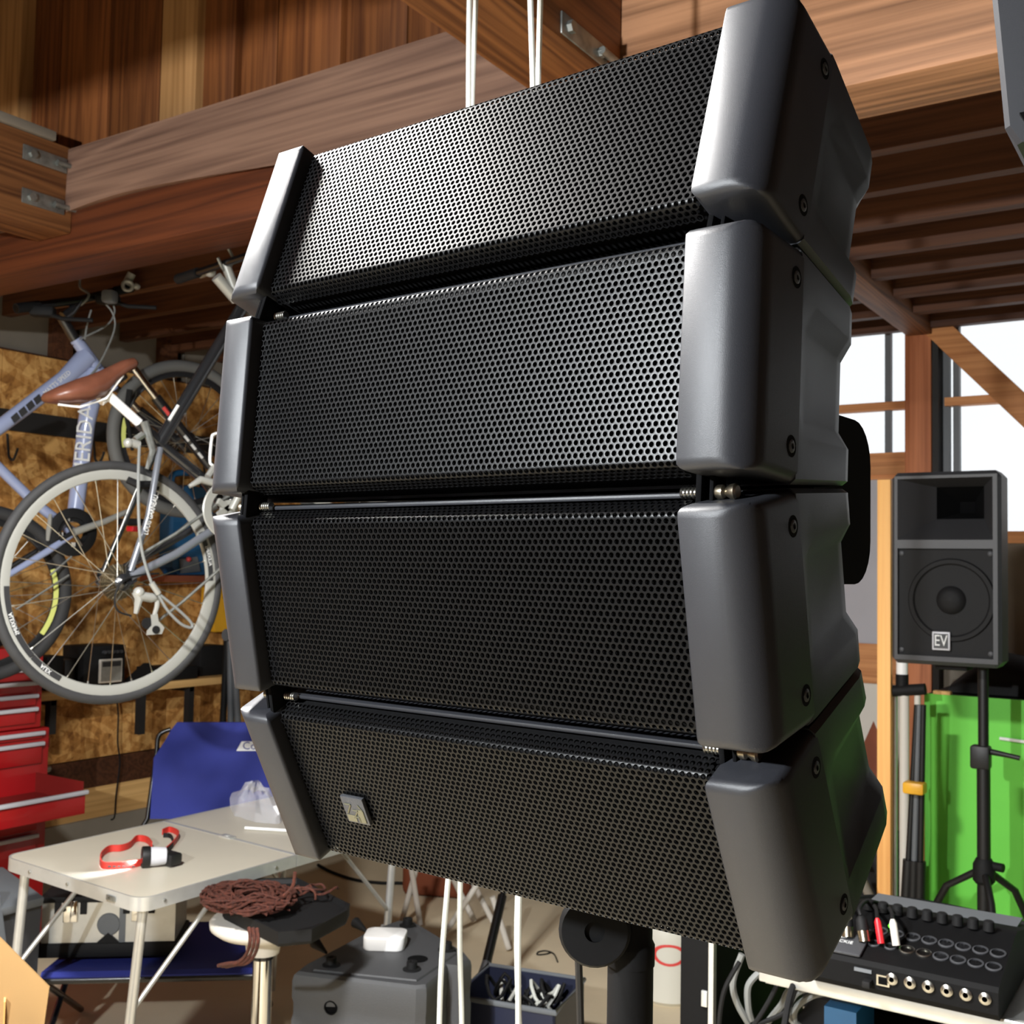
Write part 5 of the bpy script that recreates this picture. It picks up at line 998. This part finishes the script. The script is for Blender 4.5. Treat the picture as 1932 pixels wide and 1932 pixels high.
lp = MB(); lc = V(mx0+.045, my0+.060, mz+.0715)+dn_*.005; lp.lathe([(.009, 0), (.011, 0), (.011, .001), (.009, .001)], lc, dn_, 24, ring=True); lp.ball(lc+dk*.003, .0025); lp.tube([lc+dk*.001, lc-dk*.005], .0015, 6); text(lp, 'MACKIE', lc-dk*.022, (1, 0, 0), dk, dn_, .012); lp.build('logo', 'text', mi)
def socket(c, r, m1='black2', m2='dkgrey'):
    MB().lathe([(r*1.15, -.002), (r*1.15, .002), (r, .003), (r*.92, .003), (r*.92, .0), (0, .0)], c, dn_, 18).build('socket', m2, mi)
ys = [my0+.045, my0+.085]
for r_i, frac in ((.055, 8), (.098, 8)):
    for k in range(8):
        x = mx0+.098+k*.0285; y = my0+.006+r_i*dk[1]; c = V(x, y, mz+.056+r_i*dk[2]); socket(c, .0118 if not (r_i < .06 and k < 2) else .0095, 'black2', 'dkgrey' if not (r_i < .06 and k in (2, 3)) else 'steel')
for k in range(6):
    x = mx1-.020-k*.030; MB().lathe([(.010, 0), (.010, .004), (.0055, .007), (.0045, .007), (.0045, -.004), (0, -.004)], (x, my0, mz+.036), (0, -1, 0), 18).build('jack_socket', 'steel', mi)
MB().box((mx0+.13, my0-.002, mz+.03), (.022, .004, .018)).build('network_socket', 'steel', mi); MB().box((mx0+.13, my0-.0045, mz+.03), (.015, .002, .012)).build('network_socket_hole', 'void', mi)
for k in range(9):
    c = V(mx0+.06+k*.0265, my0+.162, mz+.100); MB().lathe([(.010, 0), (.009, .016), (.006, .018)], c, (0, 0, 1), 14).build('gain_knob', 'black2', mi)
MB().ball(V(mx0+.112, my0+.115, mz+.090), .004).build('power_light', 'led', mi)
MB().bx(mx0+.02, mx1-.02, my0+.205, my1-.02, mz+.070, mz+.074).build('tablet_tray', 'midgrey', mi)
MB().box((mx0+.095, my0-.001, mz+.040), (.03, .003, .006)).build('port_print', 'midgrey', mi)
# plugs
def plug(px, pyb, pyt, ybase, m1, m2, r, name, lab, cabpts, cm='black2'):
    b = Dk(px[0], pyb)+dn_*.006; t = on(px[1], pyt, hv, b+hv*.015); ax = t-b; g = thing(name, b, lab, 'plug')
    MB().tube([b, b+ax*.42], r, 14).build('plug_shell', m2, g); MB().tube([b+ax*.42, b+ax*.85, t], [r*1.02, r*.95, r*.5], 14).build('boot', m1, g)
    MB().tube(spl([t]+[on(x, y, hv, t+hv*o_) for x, y, o_ in cabpts], 6), .0035, 8).build('cord', cm, g)
plug((1600, 1597), 1774, 1722, 0, 'black2', 'brass', .0105, 'xlr_plug', 'black xlr plug nearest the logo corner of the mixer', [(1596, 1700, 0), (1585, 1690, .1), (1563, 1685, .3)])
plug((1632, 1624), 1782, 1728, 0, 'black2', 'brass', .0105, 'xlr_plug', 'black xlr plug standing next to the red plug', [(1622, 1712, .02), (1640, 1700, .1), (1680, 1712, .2), (1700, 1725, .2)])
plug((1663, 1655), 1786, 1732, 0, 'redplug', 'redplug', .0062, 'red_plug', 'slim red audio plug in the mixer', [(1653, 1715, .05), (1645, 1705, .15)], 'black2')
plug((1692, 1684), 1790, 1734, 0, 'offwhite', 'offwhite', .0070, 'white_plug', 'slim white audio plug in the mixer', [(1682, 1720, .05), (1672, 1708, .15)], 'black2')
# thick black cable arching above the mixer
P = [PXd(x, y, d) for x, y, d in ((1480, 1935, 2.0), (1500, 1850, 2.05), (1560, 1745, 2.2), (1590, 1705, 2.35), (1640, 1693, 2.45), (1720, 1699, 2.5), (1800, 1713, 2.5), (1880, 1731, 2.45), (1960, 1752, 2.4), (2080, 1800, 2.4))]
tag(MB().tube(spl(P, 6), .0062, 8).build('thick_cable', 'black2'), 'thick black cable arching over the mixer', 'cable')
P = [V(mx0+.105, my0-.004, mz+.02), PXd(1632, 1850, 2.18), PXd(1620, 1880, 2.15), PXd(1606, 1915, 2.12), PXd(1598, 1960, 2.1)]; lc_ = thing('network_cable', P[0], 'thin dark cable with a ferrite hanging from the mixer', 'cable')
MB().tube(spl(P, 5), .004, 8).build('cord', 'black2', lc_); MB().tube([PXd(1612, 1890, 2.13), PXd(1604, 1916, 2.12)], .009, 12).build('ferrite', 'dkgrey', lc_); MB().box(V(mx0+.105, my0-.010, mz+.022), (.014, .02, .012), None, .002).build('connector', 'black2', lc_)
# cables and gear on the lower shelf
ag = thing('power_amplifier', ((X0-.12), Y0+.25, .58), 'black rack amplifier under a heap of grey cables', 'amplifier'); MB().bx(XS+.02, XS+.42, Y0+.12, Y0+.42, .581, .68, .004).build('body', 'black2', ag); 
for k in range(3): MB().bx(X0-.16+k*.06, X0-.12+k*.06, Y0+.114, Y0+.1195, .655, .668).build('switch', 'midgrey', ag)
hp_ = [([(1400, 1800), (1383, 1850), (1390, 1890), (1412, 1930)], 'left most loop'), ([(1432, 1835), (1412, 1860), (1412, 1900), (1418, 1925)], 'b'), ([(1520, 1858), (1490, 1868), (1475, 1895), (1455, 1920), (1440, 1940)], 'c'), ([(1545, 1860), (1505, 1872), (1487, 1900), (1490, 1920), (1512, 1940)], 'd'), ([(1575, 1870), (1530, 1880), (1500, 1905), (1500, 1940)], 'e')]
gl = MB()
for pts, _ in hp_: gl.tube(spl([PXd(x, y, 2.12) for x, y in pts], 6), .0065, 8)
tag(gl.build('grey_cable_heap', 'tubeg', None, kind='stuff'), 'heap of looped grey cables on the lower shelf of the cart', 'cables')
gl = MB()
for pts in ([(1395, 1815), (1370, 1860), (1360, 1900), (1355, 1960)], [(1470, 1850), (1450, 1890), (1425, 1930), (1400, 1960)], [(1512, 1840), (1500, 1870), (1480, 1910), (1430, 1932)]): gl.tube(spl([PXd(x, y, 2.08) for x, y in pts], 6), .0045, 8)
tag(gl.build('black_cable_heap', 'black2', None, kind='stuff'), 'black cables draped over the looped grey cables', 'cables')
bx0 = PXd(1585, 1925, 2.08); tag(MB().bx(bx0[0]-.03, bx0[0]+.03, bx0[1], bx0[1]+.12, .581, bx0[2]+.02).build('striped_box', 'bluecase'), 'small box with blue stripes on the lower shelf of the cart', 'box')
# second hanging loudspeaker, cut off at the right of the picture
n2 = unit((CAM-PXd(1900, 150, .95))*V(1, 1, 0)); ru = V(-n2[1], n2[0], 0)
if ru@rt < 0: ru = -ru
c1, c2, c3 = PXd(1873, 0, .95), PXd(1896, 235, .95), PXd(1919, 266, .95); upd = unit(c1-c2)
s2 = thing('hanging_loudspeaker', c2, 'grey loudspeaker cabinet hanging beside the pale beam', 'loudspeaker')
pf = [c2, c3, c3+ru*.28, c3+ru*.28+upd*.33, c1+upd*.20]; bk = -n2*.20+ru*.03
MB().loft([[p_+n2*-.004+ (ru*.004 if k_ in (0, 1, 4) else 0) for k_, p_ in enumerate(pf)], [p_-n2*.010 for p_ in pf], [p_+bk for p_ in pf]]).build('cabinet', 'plastic', s2, 30)
cu_ = c2+ru*.012+upd*.008; MB().loft([[cu_+n2*.001, c3+ru*.012+upd*.004+n2*.001, c3+ru*.10+upd*.004+n2*.001, c3+ru*.10+upd*.035+n2*.001], [cu_-n2*.006, c3+ru*.012+upd*.004-n2*.006, c3+ru*.10+upd*.004-n2*.006, c3+ru*.10+upd*.035-n2*.006]]).build('recess', 'void', s2)
MB().cyl(c2+ru*.14+bk*.5+upd*.3, V(*(c2+ru*.14+bk*.5)[:2], 4.29), .006, 8).build('hanging_rod', 'galv', s2)
